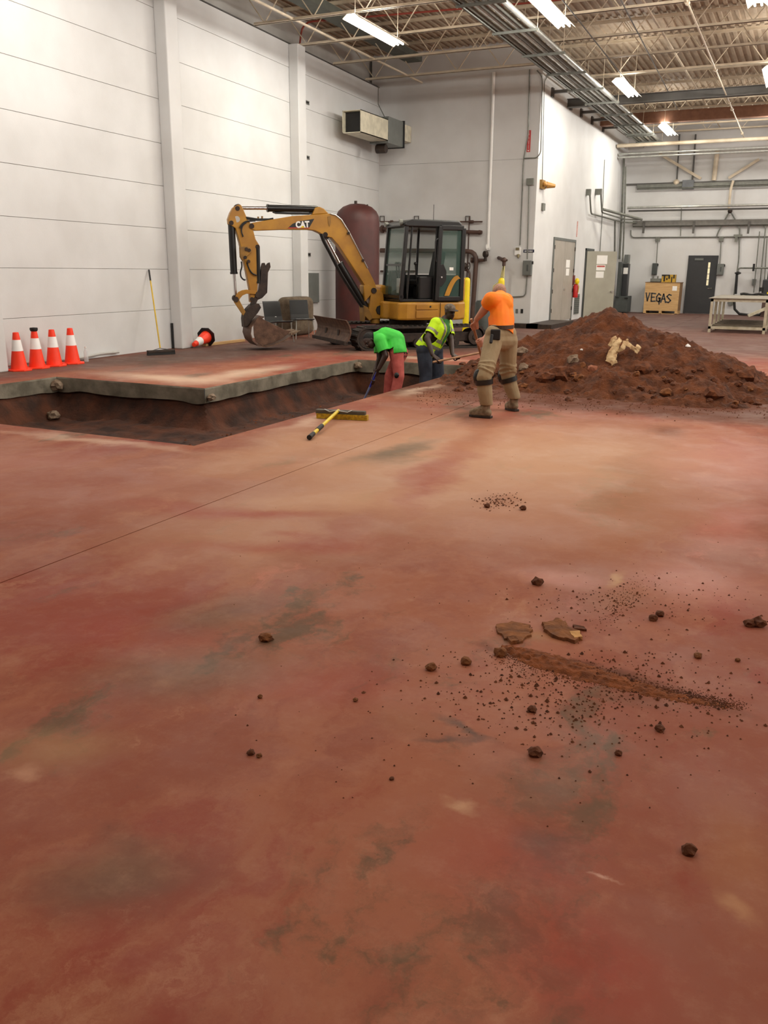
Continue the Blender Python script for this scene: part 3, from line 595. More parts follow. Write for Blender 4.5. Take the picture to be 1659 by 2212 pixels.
for q, (u, hh_) in enumerate(((.12, .03), (.18, .035), (.25, .03), (.32, .036), (.40, .03), (.48, .034), (.57, .03), (.64, .036), (.72, .03), (.8, .034))): mb.box((a.x + w_ * u, YBK - .018, mid.z - hh_ / 2), (a.x + w_ * (u + .035 + .012 * (q % 2)), YBK - .015, mid.z + hh_ / 2 + .004))
mb.build('lettering', m_white, t, world=True)
def disconnect(name, c, w, h, d, nrm, m, label, cat='electrical box', hand=True, group=None):
    nrm = V(nrm); x = V((0, 0, 1)).cross(nrm); fm = axes(c, x, V((0, 0, 1)), nrm)
    t = thing(name, label, cat, c, group=group)
    mb = MB(fm); mb.box((-w / 2, -h / 2, 0), (w / 2, h / 2, d)); mb.build('enclosure', m, t, world=True, bevel=.012)
    mb = MB(fm); mb.box((-w / 2 + .02, -h / 2 + .03, d), (w / 2 - .02, h / 2 - .03, d + .01)); mb.build('cover', m, t, world=True)
    mb = MB(fm); mb.box((.0, -h * .2, d + .01), (.04, h * .22, d + .03)); mb.build('escutcheon', m_greyd, t, world=True)
    if hand: mb = MB(fm); mb.box((w / 2, h * .25, d * .3), (w / 2 + .035, h * .45, d * .8)); mb.build('lever', m_blackp, t, world=True)
    return t
disconnect('disconnect_switch', Bk(1141, 579, 0), .26, .42, .14, (0, -1, 0), m_grey, 'grey disconnect switch box under the dark blue sign')
def cond(pts, label, fn=Bk, r=.016, off=.04, m=m_galvd, rad=.12): return wpipe(pts, r, m, label, name='wall_conduit', fn=fn, off=off, cat='conduit', n=7, rad=rad)
cond([(1139, 594), (1135, 640), (1062, 643)], 'thin conduit looping down from the grey disconnect box and left')
cond([(1143, 398), (1139, 560)], 'thin conduit from the small top box down to the disconnect')
cond([(1144, 150), (1141, 290), (1131, 345), (1123, 530)], 'vertical conduit beside the red vertical sign down to the alarm')
cond([(1160, 152), (1172, 166), (1168, 330), (1160, 341), (1131, 342)], 'conduit hooked round the red vertical sign', rad=.3)
mb = MB(); c = Bk(1146, 393, 0); mb.box(c + V((-.1, -.08, -.09)), c + V((.1, 0, .09))); single('junction_box', mb, m_galvd, 'small grey junction box high on the facing wall near the corner', 'junction box')
def vsign(name, c, w, h, x, nrm, label, body, faded=False):
    fm = axes(c, x, (0, 0, 1), nrm); t = thing(name, label, 'sign', c)
    mb = MB(fm); mb.box((-w / 2, -h / 2, 0), (w / 2, h / 2, .012)); mb.build('plate', m_red if not faded else mat('faded red', (214, 150, 140), .5), t, world=True)
    n = len(body)
    fr = FR[t.name]
    for i, ch in enumerate(body):
        if ch == ' ': continue
        text_mesh(ch, h * .06, fm @ M.Translation(V((0, h * .42 - i * h * .8 / n, .014))), m_white, 'letter', t, frame=fr)
    mb = MB(fm); mb.prism([(-w * .3, -h * .41, .015), (w * .3, -h * .41, .015), (0, -h * .48, .015)], (0, 0, .003)); mb.build('arrow', m_white, t, world=True)
vsign('fire_sign', Bk(1142.5, 305, .0), .1, .57, (1, 0, 0), (0, -1, 0), 'tall narrow red sign with white letters and down arrow high on the facing wall', 'FIRE EXTINGUISHER')
vsign('fire_sign', In(1246.5, 495, .0), .1, .5, (0, 1, 0), (1, 0, 0), 'faded red narrow sign above the fire extinguisher on the inner wall', 'FIRE EXTINGUISHER', True)
for i, px in enumerate((1116.5, 1127.5)):
    c = Bk(px, 672, 0); mb = MB(); mb.box(c + V((-.035, -.02, -.06)), c + V((.035, 0, .06))); single('wall_outlet', mb, [m_grey, m_dark][i], ['grey outlet plate low on the wall, the left of two', 'black outlet plate low on the wall, the right of two'][i], 'outlet')
# base kerb along the front wall and around the corner
mb = MB(); mb.box((-9.2, YBK - .35, 0), (XR + .35, YBK, .13)); mb.box((XR, YBK - .35, 0), (XR + .75, 28.0, .13)); single('steel_kerb', mb, m_steeld, 'low dark brown kerb tray wrapping the wall corner by the double door', 'kerb')
# ------------------------------------------------------------------ inner wall: doors, extinguisher, panels
def zof(px, py, y): return None
t = thing('door_1', 'closed taupe double door in the inner wall', 'door', (XR, 29.2, 0), kind='structure')
ya, yb, hh = 27.85, 30.55, 2.58
mb = MB(); mb.box((XR - .02, ya - .08, .13), (XR + .04, ya, hh + .08)); mb.box((XR - .02, yb, .0), (XR + .04, yb + .08, hh + .08)); mb.box((XR - .02, ya, hh), (XR + .04, yb, hh + .08)); mb.build('door_frame', m_grey, t, world=True)
for k, (a, b) in enumerate(((ya, (ya + yb) / 2 - .01), ((ya + yb) / 2 + .01, yb))):
    mb = MB(); mb.box((XR, a, .06), (XR + .025, b, hh)); l = mb.build('door_leaf', m_door, t, world=True)
    if k == 1:
        mb = MB(); mb.cyl((XR + .02, a + .12, 1.05), (XR + .08, a + .12, 1.05), .035); kn = mb.build('door_knob', m_chrome, t, world=True)
        mb = MB(); mb.box((XR + .026, a + .25, 1.75), (XR + .03, a + .75, 2.0)); mb.box((XR + .026, a + .3, 1.5), (XR + .03, a + .72, 1.72)); mb.build('notice', m_paper, t, world=True)
    for z in (.35, .95, 1.6, 2.3):
        yy = a if k == 0 else b; mb = MB(); mb.box((XR + .02, yy - .03, z), (XR + .05, yy + .03, z + .12)); mb.build('hinge', m_steeld, t, world=True)
t = thing('fire_extinguisher', 'red fire extinguisher with yellow top hung between the two doors', 'extinguisher', In(1243, 640, .12))
c = In(1243.5, 622, .12); mb = MB(); mb.lathe([(.085, -.32), (.09, -.28), (.09, .05), (.05, .12), (.025, .14)], 14, c=c); mb.build('cylinder_body', m_red, t, world=True, smooth=True)
mb = MB(); mb.ball(c + V((.04, -.02, .22)), (.08, .08, .11)); mb.build('valve_cover', m_bollard, t, world=True, smooth=True)
mb = MB(); mb.tube([c + V((.06, -.02, .16)), c + V((.12, -.05, .05)), c + V((.1, -.04, -.15))], .015); mb.build('hose', mat('yellow hose', (214, 180, 90), .5), t, world=True)
mb = MB(); mb.box((XR, c.y - .12, c.z + .1), (XR + .05, c.y + .12, c.z + .42)); mb.build('bracket', mat('dark red', (110, 30, 30), .5), t, world=True)
t = thing('louver_vent', 'grey louvred vent low on the wall under the extinguisher', 'vent', In(1244, 660, .0))
c0 = In(1238.5, 683); c1 = In(1249, 646)
mb = MB(); mb.box((XR, 31.05, .18), (XR + .02, 31.75, .86)); mb.build('frame', m_grey, t, world=True)
for k in range(9): mb = MB(); mb.box((XR + .02, 31.1, .22 + k * .068), (XR + .035, 31.7, .25 + k * .068)); mb.build('slat', m_greyd, t, world=True)
t = thing('door_2', 'olive grey door leaf standing open from the inner wall with papers on it', 'door', (XR, 32.4, 0), kind='structure')
mb = MB(); mb.box((XR - .02, 32.25, 0), (XR + .03, 32.33, 2.42)); mb.box((XR - .02, 32.25, 2.36), (XR + .03, 33.6, 2.44)); mb.box((XR - .02, 33.5, 0), (XR + .03, 33.6, 2.42)); mb.build('door_frame', m_greyd, t, world=True)
mb = MB(); mb.box((XR - .01, 32.33, 0), (XR + .004, 33.5, 2.36)); mb.build('opening', m_dark, t, world=True)  # flat black sheet stands in for the darkness behind the doorway
ha = V((XR + .05, 32.35, 0)); hb = V((XR + .98, 33.0, 0)); dx = (hb - ha).normalized(); nn = V((0, 0, 1)).cross(dx) * -1; fm = axes(ha, dx, (0, 0, 1), nn); Lw = (hb - ha).length
mb = MB(fm); mb.box((0, .02, -.04), (Lw, 2.34, 0)); mb.build('door_leaf', m_doorg, t, world=True)
for nm, a, b, mm in (('notice', (.38, 1.9), (.78, 2.2), m_paper), ('notice', (.38, 1.68), (.72, 1.87), m_paper), ('notice', (.38, 1.42), (.68, 1.64), m_paper), ('red_heading', (.4, 1.79), (.7, 1.85), mat('pale red print', (206, 110, 100), .6))):
    mb = MB(fm); mb.box((*a, .001 if mm is m_paper else .004), (*b, .004 if mm is m_paper else .006)); mb.build(nm, mm, t, world=True)
mb = MB(fm); mb.cyl((Lw - .1, .95, 0), (Lw - .1, .95, .06), .04); mb.build('door_knob', m_chrome, t, world=True, smooth=True)
mb = MB(fm); mb.box((Lw - .01, .8, -.04), (Lw + .01, 1.3, 0)); mb.build('latch_plate', m_chrome, t, world=True)
# electrical panels in the far corner
def cabinet(px0, py0, px1, py1, Y, d, m, label, hand=False, paper=False):
    a = PY(px0, py1, Y); b = PY(px1, py0, Y); t = thing('electrical_cabinet', label, 'electrical cabinet', (a.x, Y, max(0, a.z)))
    mb = MB(); mb.box((a.x, Y, max(a.z, 0)), (b.x, Y + d, b.z)); mb.build('enclosure', m, t, world=True, bevel=.01)
    mb = MB(); mb.box((a.x + .03, Y - .012, max(a.z, 0) + .04), (b.x - .03, Y, b.z - .04)); mb.build('door', m, t, world=True)
    if hand: mb = MB(); mb.box((b.x - .12, Y - .05, b.z - .1), (b.x + .02, Y, b.z - .05)); mb.build('handle', m_blackp, t, world=True)
    if paper: c = (a + b) / 2; mb = MB(); mb.box((c.x - .08, Y - .016, b.z - .4), (c.x + .1, Y - .012, b.z - .15)); mb.build('notice', m_paper, t, world=True)
    return t
cabinet(1330, 566, 1343, 642, 37.2, .5, m_greyd, 'tall dark grey cabinet right behind the open door leaf')
cabinet(1341, 570, 1358, 640, 37.6, .4, m_charcoal, 'tall near black cabinet with a white paper in the far corner', paper=True)
cabinet(1326, 640, 1356, 674, 37.3, .9, m_greyd, 'squat grey floor cabinet in the far corner behind the heap', hand=True)
cabinet(1348, 550, 1358, 569, 38.3, .41, m_grey, 'small grey box above the near black cabinet')
# conduits on the inner wall
cond([(1187, 160), (1176, 175), (1171, 405)], 'thin conduit down to the amber beacon near the corner', fn=In, r=.012)
cond([(1306, 345), (1302, 445), (1296, 545)], 'thin conduit above the open door', fn=In)
cond([(1348, 340), (1344, 450), (1338, 560)], 'thick grey conduit in the far corner running to the cabinets', fn=In, r=.05, off=.1)
cond([(1352, 360), (1349, 470), (1345, 565)], 'second thick grey conduit in the far corner', fn=In, r=.035, off=.3)
cond([(1329, 475), (1328, 560)], 'short conduit ending beside the open door top', fn=In, r=.03)
def pipes_in(zl, off, Y0, Y1, r, lab, box):
    P0 = V((XR + off, Y0, zl)); mb = MB(); mb.tube(arc_path([P0 + V((0, -1.0, .62)), P0 + V((0, -.6, 0)), V((XR + off, Y1, zl)), V((XR + off + .5, YF - .25, zl))], .15), r, 8)
    single('wall_conduit', mb, m_galvd, lab, 'conduit', smooth=True)
    c = P0 + V((0, -1.0, .68)); mb = MB(); mb.box(c - V((off, .08, .1)), c + V((.03, .08, .1))); single('junction_box', mb, m_galvd, box, 'junction box')
pipes_in(3.6, .12, 32.8, 37.9, .03, 'lower grey conduit stepping down along the inner wall to the corner', 'small grey box at the start of the lower stepped conduit')
pipes_in(3.72, .2, 34.2, 38.1, .03, 'upper grey conduit stepping down along the inner wall to the corner', 'small grey box at the start of the upper stepped conduit')
mb = MB(); mb.cyl(In(1302, 452, .3), In(1386, 474, 1.2), .05); single('wall_pipe', mb, m_galvd, 'dusty grey pipe above the stepped conduits near the far corner', 'pipe', smooth=True)
c = In(1178, 399, .1); t = thing('beacon_light', 'amber beacon fitting on the inner wall near the corner', 'beacon', c)
mb = MB(); mb.box((XR, c.y - .25, c.z - .12), (XR + .08, c.y + .1, c.z + .12)); mb.build('base', mat('brass', (160, 122, 60), .4, metal=.4), t, world=True)
mb = MB(); mb.cyl(c + V((0, .1, 0)), c + V((.22, .25, -.02)), .1, .05); mb.ball(c + V((.03, -.15, 0)), .07); mb.build('lens', mat('amber lens', (190, 140, 70), .3), t, world=True)
c = In(1171.5, 447, .0); mb = MB(); mb.box((XR, c.y - .12, c.z - .1), (XR + .06, c.y + .12, c.z + .1)); single('junction_box', mb, m_galvd, 'small grey box under the amber beacon', 'junction box')
# ------------------------------------------------------------------ far wall
def fpipe(pts, r, label, m=m_galvd, off=.1, rad=.15, cat='pipe', name='wall_pipe'): return wpipe(pts, r, m, label, fn=Fw, off=off, rad=rad, cat=cat, name=name, n=8)
XE = 13.6
def hrun(px, py, r, off, label, m=m_galvd, w=None, name='wall_pipe', cat='pipe'):
    p = Fw(px, py, off); mb = MB()
    if w: mb.box((p.x, p.y - w[0] / 2, p.z - w[1] / 2), (XE, p.y + w[0] / 2, p.z + w[1] / 2))
    else: mb.cyl(p, (XE, p.y, p.z), r, n=8)
    return single(name, mb, m, label, cat, smooth=not w)
hrun(1376, 403, 0, .12, 'upper level steel strut channel along the far wall', m_galvd, (.1, .12), 'strut_channel', 'channel')
hrun(1376, 409, .03, .2, 'thin conduit just under the upper strut channel', m_galvd)
hrun(1355, 449, .05, .9, 'shiny pipe standing off the far wall, the upper of a pair', m_galv)
hrun(1358, 456, .035, .8, 'dark pipe standing off the far wall, the lower of a pair', m_girder)
hrun(1367, 483, 0, .15, 'wide grey cable trough along the far wall above the crate', mat('grey trough', (128, 126, 120), .5), (.12, .2), 'cable_trough', 'cable trough')
hrun(1367, 489, .03, .14, 'conduit directly under the grey cable trough', m_galvd)
for i, (px, lab) in enumerate(((1391, 'left'), (1499, 'middle'), (1618, 'right'))):
    a = Fw(px, 484, .24); mb = MB(); mb.box(a + V((-.04, -.03, -.36)), a + V((.04, .04, .1))); single('strut_hanger', mb, m_girder, lab + ' dark strut hanging on the grey cable trough', 'strut')
p = Fw(1370, 514, .05); mb = MB(); mb.tube(arc_path([Fw(1363, 497, .05), Fw(1363, 513, .05), V((XE, p.y, p.z))], .2), .022, 8); single('wall_conduit', mb, m_galvd, 'long thin conduit above the crate and the black door', 'conduit', smooth=True)
for i, (px, pb, lab) in enumerate(((1421, 568, 'thin conduit dropping to the switch box above the crate'), (1558, 570, 'thin conduit dropping to the switch box right of the black door'))):
    fpipe([(px, 516), (px - 3, pb)], .02, lab, cat='conduit', name='wall_conduit'); c = Fw(px, 516, .06); mb = MB(); mb.box(c + V((-.09, -.05, -.09)), c + V((.09, .05, .07))); single('junction_box', mb, m_galvd, ['conduit box on the far wall above the crate', 'conduit box on the far wall above the right switch box'][i], 'junction box')
disconnect('disconnect_switch', Fw(1415, 581, 0), .2, .46, .16, (0, -1, 0), m_greyd, 'narrow dark grey switch box above the crate')
disconnect('disconnect_switch', Fw(1556.5, 582, 0), .26, .44, .14, (0, -1, 0), m_grey, 'grey switch box right of the black door')
fpipe([(1550, 322), (1542, 390)], .09, 'cream wall post rising to the roof on the far wall', m=m_joist, cat='post', name='wall_post')
def brace(a, b, lab):
    mb = MB(); mb.bar(Fw(*a, .12), Fw(*b, .12), .08, .1); single('wall_brace', mb, m_joist, lab, 'brace')
brace((1424, 332), (1514, 386), 'cream diagonal brace sloping down to the right on the far wall'); brace((1640, 344), (1574, 385), 'cream diagonal brace sloping down to the left at the right edge')
mb = MB(); mb.box((XR, YF - .1, 5.08), (XE, YF, 5.14)); single('wall_girt', mb, m_girder, 'dark level girt line high on the far wall', 'girt')
fpipe([(1468, 290), (1462, 392)], .03, 'thin dark pipe dropping from the roof left of the far grey box', m=m_girder); fpipe([(1503, 290), (1495, 400)], .035, 'thin dark pipe dropping from the roof to the far grey box', m=m_girder)
c = Fw(1487, 400, .0); mb = MB(); mb.box(c + V((-.22, -.2, -.16)), c + V((.22, 0, .18))); single('junction_box', mb, mat('blue grey', (112, 116, 120), .5), 'large blue grey box on the upper strut channel', 'junction box', bevel=.01)
c = Fw(1461, 394, .1); mb = MB(); mb.ball(c, .12); single('pipe_fitting', mb, m_joist, 'round cream fitting beside the large blue grey box', 'fitting', smooth=True)
fpipe([(1584, 390), (1578, 410), (1574, 455)], .05, 'cream vertical pipe crossing the upper strut channel', m=m_joist, off=.25)
mb = MB(); c = Fw(1577, 456, .3); mb.ball(c, .09); single('pipe_valve', mb, m_steeld, 'small dark valve under the cream vertical pipe', 'valve', smooth=True)
fpipe([(1472, 450), (1470, 510)], .02, 'thin pipe dropping behind the trough left of the black door')
fpipe([(1574, 460), (1552, 500), (1548, 512)], .03, 'slanting pipe on the far wall under the small valve'); fpipe([(1580, 460), (1598, 492), (1596, 560), (1582, 660)], .025, 'thin conduit dropping past the table left end')
mb = MB(); c = Fw(1594, 511, .12); mb.box(c + V((-.16, -.05, -.02)), c + V((.16, .05, .08))); mb.box(c + V((-.1, -.05, -.2)), c + V((.0, .05, -.02))); single('conduit_fitting', mb, m_galvd, 'rusty conduit fitting over the pipe left of the machine', 'fitting')
fpipe([(1645, 483), (1654, 490), (1640, 632)], .025, 'left of two close conduits near the right edge'); fpipe([(1641, 500), (1628, 632)], .02, 'thin conduit left of the pair near the right edge')
fpipe([(1657, 515), (1650, 628)], .022, 'rightmost conduit near the right edge')
# compressed air line
fpipe([(1700, 579), (1595, 579), (1592, 592)], .035, 'level pipe with an elbow over the table', off=.5, rad=.1)
fpipe([(1592, 590), (1589, 635)], .05, 'dark thick drop pipe hanging behind the table', m=m_blackp, off=.5)
mb = MB(); c = Fw(1594, 590, .5); mb.lathe([(.04, -.06), (.12, -.02), (.12, .02), (.04, .06)], 12, c=c); single('pipe_valve', mb, m_blackp, 'black valve handle on the drop pipe elbow', 'valve')
mb = MB(); c = Fw(1628, 579, .5); mb.box(c + V((-.04, -.04, -.12)), c + V((.04, .04, .16))); single('pipe_valve', mb, m_blackp, 'black valve in the level pipe near the right edge', 'valve')
mb = MB(); mb.tube([Fw(1586, 650, .5), Fw(1587, 668, .5), Fw(1597, 678, .5), Fw(1620, 681, .5), Fw(1640, 680, .5), Fw(1652, 672, .5)], .05, 8); single('air_hose', mb, m_dark, 'black hose looping down behind the table', 'hose', smooth=True)
c = Fw(1629, 609, .0); mb = MB(); mb.box(c + V((-.07, -.08, -.13)), c + V((.07, 0, .11))); single('switch_box', mb, m_grey, 'small grey switch box over the table right end', 'switch', bevel=.01)
c = Fw(1578, 654, .0); mb = MB(); mb.cyl(c + V((0, -.1, 0)), c, .11, n=14); single('wall_socket', mb, m_grey, 'round grey socket seen under the table top', 'socket', smooth=True)
# door_3
a = Fw(1480, 676); b = Fw(1549, 555); t = thing('door_3', 'charcoal door with a narrow lit window strip in the far wall', 'door', ((a.x + b.x) / 2, YF, 0), kind='structure')
dx0, dx1, dh = -4.52, -3.47, 2.26
mb = MB(); mb.box((dx0 - .05, YF - .05, 0), (dx0, YF, dh + .05)); mb.box((dx1, YF - .05, 0), (dx1 + .05, YF, dh + .05)); mb.box((dx0, YF - .05, dh), (dx1, YF, dh + .05)); mb.build('door_frame', m_charcoal, t, world=True)
mb = MB(); mb.box((dx0, YF - .04, .02), (dx1, YF - .0, dh)); mb.build('door_leaf', m_charcoal, t, world=True)
for k in range(4): mb = MB(); mb.box((dx1 - .31, YF - .046, 1.14 + k * .23), (dx1 - .23, YF - .04, 1.35 + k * .23)); mb.build('window_pane', mat('warm lit pane', (240, 228, 170), .3, emit=.35), t, world=True)
mb = MB(); mb.box((dx0 + .2, YF - .07, 2.12), (dx0 + .54, YF - .04, 2.2)); mb.build('door_closer', m_grey, t, world=True)
mb = MB(); mb.cyl((dx1 - .1, YF - .1, 1.03), (dx1 - .1, YF - .04, 1.03), .02); mb.cyl((dx1 - .1, YF - .1, 1.03), (dx1 - .24, YF - .1, 1.02), .013); mb.build('door_handle', m_chrome, t, world=True)
# crate
ca = G(1389, 676); cb = G(1467, 679); Yc = 37.6; x0 = PY(1389, 675, Yc).x; x1 = PY(1463, 675, Yc).x; zt = PY(1425, 611, Yc).z
t = thing('shipping_crate', 'plywood crate on skids with black spray painted letters by the far wall', 'crate', ((x0 + x1) / 2, Yc + .4, 0))
mb = MB(); mb.box((x0, Yc, .12), (x1, Yc + .02, zt)); mb.build('front_panel', m_ply, t, world=True)
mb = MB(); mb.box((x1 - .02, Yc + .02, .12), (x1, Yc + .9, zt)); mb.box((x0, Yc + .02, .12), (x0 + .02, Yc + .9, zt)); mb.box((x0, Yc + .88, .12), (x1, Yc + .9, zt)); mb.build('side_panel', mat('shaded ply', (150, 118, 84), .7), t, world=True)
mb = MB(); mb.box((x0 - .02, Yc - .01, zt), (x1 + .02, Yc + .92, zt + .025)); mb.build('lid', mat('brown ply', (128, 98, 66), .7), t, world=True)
for fx in (0, .46, .92): mb = MB(); w_ = x1 - x0; mb.box((x0 + fx * w_ , Yc, 0), (x0 + (fx + .08) * w_, Yc + .9, .12)); mb.build('skid', m_ply, t, world=True)
mb = MB(); mb.box((x0, Yc, 0), (x1, Yc + .02, .02)); mb.build('bottom_board', m_ply, t, world=True)
mb = MB(); mb.box((x1 - .28, Yc - .004, zt - .3), (x1 - .1, Yc, zt - .12)); mb.build('label', m_paper, t, world=True)
sx_ = (x1 - x0); STK = {'V': [[(0, 1), (.35, 0), (.75, 1)]], 'E': [[(.9, .95), (.1, 1), (.1, 0), (.95, .03)], [(.1, .5), (.7, .52)]], 'G': [[(.9, .8), (.5, 1), (.1, .6), (.2, .1), (.6, 0), (.85, .1), (.85, .45), (.5, .45)], [(.7, .45), (.72, -.3)]],
    'A': [[(0, -.05), (.45, 1), (.95, -.05)], [(.2, .38), (.8, .38)]], 'S': [[(.95, .9), (.5, 1), (.1, .75), (.5, .5), (.9, .25), (.5, 0), (.05, .08)]]}
mb = MB()
for i, ch in enumerate('VEGAS'):
    for line in STK[ch]:
        P_ = [V((x0 + .06 + sx_ * .15 * i + sx_ * .145 * u, Yc - .003, zt - .72 + .32 * v - .012 * i)) for u, v in line]
        for a, b in zip(P_, P_[1:]): mb.bar(a - (b - a).normalized() * .015, b + (b - a).normalized() * .015, .05, .004, up=(0, 1, 0))
mb.build('painted_lettering', mat('spray paint', (58, 62, 66), .6), t, world=True)
for (pxa, pxb, h, lab, mm) in ((1405, 1427, .14, 'low grey tray on the crate lid', m_galvd), (1429, 1458, .3, 'yellow and black cardboard carton on the crate lid', None)):
    a = PY(pxa, 611, Yc + .3); b = PY(pxb, 611, Yc + .3); t = thing('carton' if mm is None else 'metal_tray', lab, 'carton' if mm is None else 'tray', (a.x, Yc + .3, zt + .025))
    z0 = zt + .025
    if mm:
        mb = MB(); mb.box((a.x, Yc + .2, z0), (b.x, Yc + .6, z0 + .02)); mb.box((a.x, Yc + .2, z0), (b.x, Yc + .22, z0 + h)); mb.box((a.x, Yc + .58, z0), (b.x, Yc + .6, z0 + h)); mb.build('tray_body', mm, t, world=True)
        for q in (.25, .7): mb = MB(); mb.cyl((a.x + (b.x - a.x) * q, Yc + .25, z0 + h), (a.x + (b.x - a.x) * q, Yc + .25, z0 + h + .1), .03); mb.build('knob', m_galvd, t, world=True)
    else:
        m1 = mat('yellow carton', (196, 156, 50), .6); mb = MB(); mb.box((a.x, Yc + .2, z0), (b.x, Yc + .6, z0 + h)); mb.build('carton_body', m1, t, world=True)
        mb = MB()
        for q, w_, u, v in ((0, .3, .8, 1), (.15, .12, .1, .8), (.35, .1, .3, .55), (.5, .12, .45, .9), (.72, .08, 0, .7), (.86, .1, .5, 1), (.3, .3, .85, 1)): mb.box((a.x + (b.x - a.x) * q, Yc + .195, z0 + h * u), (a.x + (b.x - a.x) * (q + w_), Yc + .2, z0 + h * v))
        mb.build('black_print', m_dark, t, world=True)
# work table
t = thing('work_table', 'large cream steel framed work table with a grey top at the right', 'table', (-1.6, 28.4, 0))
X0, X1, Y0, Y1, ZT = -2.42, -.93, 26.5, 30.6, .93
m_tf = mat('cream table frame', (206, 200, 178), .55, scale=6, rgb2=(176, 166, 140))
mb = MB(); mb.box((X0 - .06, Y0 - .05, ZT), (X1 + .08, Y1 + .05, ZT + .02)); mb.build('table_top', mat('grey steel top', (150, 144, 130), .5, scale=3, rgb2=(128, 120, 106)), t, world=True)
mb = MB()
for a, b in (((X0, Y0, ZT - .08), (X1, Y0 + .06, ZT)), ((X0, Y1 - .06, ZT - .08), (X1, Y1, ZT)), ((X0, Y0, ZT - .08), (X0 + .06, Y1, ZT)), ((X1 - .06, Y0, ZT - .08), (X1, Y1, ZT))): mb.box(a, b)
mb.build('top_frame', m_tf, t, world=True)
for y in (Y0, Y0 + 1.3, Y0 + 2.6, Y1 - .07):
    for x in (X0, X1 - .07): mb = MB(); mb.box((x, y, 0), (x + .07, y + .07, ZT - .02)); mb.build('leg', m_tf, t, world=True)
    mb = MB(); mb.box((X0, y, .1), (X1, y + .06, .17)); mb.build('cross_rail', m_tf, t, world=True)
for x in (X0, X1 - .06): mb = MB(); mb.box((x, Y0, .1), (x + .06, Y1, .17)); mb.build('side_rail', m_tf, t, world=True)
for k in range(5): y = Y0 + .5 + k * .75; mb = MB(); mb.box((X0 + .06, y, .17), (X1 - .06, y + .3, .2)); mb.build('shelf_board', mat('dirty shelf', (112, 100, 84), .8), t, world=True)
mb = MB(); vs = [(X0 + .5 + i * .09, Y1 - .15 + .03 * math.sin(i * 2.1), ZT + .05 + .02 * math.sin(i * 1.3)) for i in range(14)]; mb.tube(vs, .04, 7); single('dark_tarp', mb, m_dark, 'dark crumpled strip lying along the back of the table top', 'tarp')
# machine at the right edge
t = thing('stand_machine', 'dark grey motor unit on a brown post cut by the right edge', 'machine', (-1.55, 37.4, 0))
c = PY(1658, 618, 37.4)
mb = MB(); mb.box((c.x - .18, 37.2, c.z - .35), (c.x + .5, 37.7, c.z + .25)); mb.build('motor_housing', m_charcoal, t, world=True, bevel=.04)
mb = MB(); mb.cyl((c.x + .05, 37.4, c.z + .2), (c.x + .05, 37.4, c.z + .55), .1); mb.build('top_cylinder', m_blackp, t, world=True)
mb = MB(); mb.cyl((c.x - .2, 37.2, c.z - .2), (c.x - .2, 37.2, c.z - .05), .08); mb.build('side_knob', m_dark, t, world=True)
mb = MB(); mb.box((c.x + .02, 37.15, c.z - .32), (c.x + .2, 37.19, c.z - .22)); mb.build('yellow_tag', m_bollard, t, world=True)
mb = MB(); mb.box((c.x - .12, 37.35, 0), (c.x + .12, 37.6, c.z - .3)); mb.build('post', m_pipe, t, world=True)
mb = MB(); mb.bar((c.x - .55, 37.0, .04), (c.x + .4, 37.3, .5), .14, .1); mb.build('brace', m_tf, t, world=True)

# ------------------------------------------------------------------ spoil heap
def heap_z(x, y):
    z = -1
    for cx, cy, h, sx, sy in ((-2.65, 13.6, 1.10, .44, .62), (-2.3, 13.4, .98, .42, .6), (-1.7, 13.3, .78, .42, .55), (-3.35, 13.4, .62, .46, .55), (-3.75, 13.2, .64, .62, .6), (-3.95, 12.9, .52, .7, .6), (-1.0, 13.1, .48, .42, .42), (-.45, 12.9, .24, .32, .3), (-4.1, 12.6, .33, .42, .4), (-4.55, 12.5, .14, .3, .35), (.2, 13, .18, .3, .3), (-3.2, 12.3, .35, .5, .5), (-2.2, 12.1, .36, .42, .5), (-1.2, 12.0, .3, .36, .45)):
        d = math.sqrt(((x - cx) * sx) ** 2 + ((y - cy) * sy) ** 2); z = max(z, h - d)
    z += .07 * noise.noise(V((x * 1.6, y * 1.6, 0))) + .08 * noise.noise(V((x * 4, y * 4, 2))) + .055 * abs(noise.noise(V((x * 8, y * 8, 4)))) + .045 * noise.noise(V((x * 17, y * 17, 6))) + .02 * noise.noise(V((x * 33, y * 33, 6))) - .02
    return z
mb = MB(); st = .035; x0, x1, y0, y1 = -5.0, 1.5, 10.6, 16.2; nx = int((x1 - x0) / st); ny = int((y1 - y0) / st); idx = {}; vs = []; fs = []; zz = {}
for i in range(nx + 1):
    for j in range(ny + 1): zz[i, j] = heap_z(x0 + i * st, y0 + j * st)
for i in range(nx):
    for j in range(ny):
        q = [(i, j), (i + 1, j), (i + 1, j + 1), (i, j + 1)]
        if max(zz[t_] for t_ in q) < .0: continue
        if x0 + i * st < -4.98 : continue
        f_ = []
        for t_ in q:
            if t_ not in idx:
                idx[t_] = len(vs); x, y = x0 + t_[0] * st, y0 + t_[1] * st
                vs.append((x + .02 * noise.noise(V((x * 20, y * 20, 9))), y, max(-.004, zz[t_])))
            f_.append(idx[t_])
        fs.append(f_)
mb.add(vs, fs)
m_heap = mat('loose red clay', (104, 56, 24), .97, scale=6, rgb2=(68, 35, 15), bump=1.0, bscale=30)
o = single('soil_heap', mb, m_heap, 'big heap of loose red brown clay dumped on the floor', 'soil heap', kind='stuff', smooth=True, origin=(-2.65, 13.3, 0))
def heap_at(px, py):     # first point of the heap under a pixel
    d = ray(px, py).normalized(); t_ = 9.0
    while t_ < 20:
        p = C0 + d * t_
        if p.z <= max(0, heap_z(p.x, p.y)): return p
        t_ += .03
    return G(px, py)
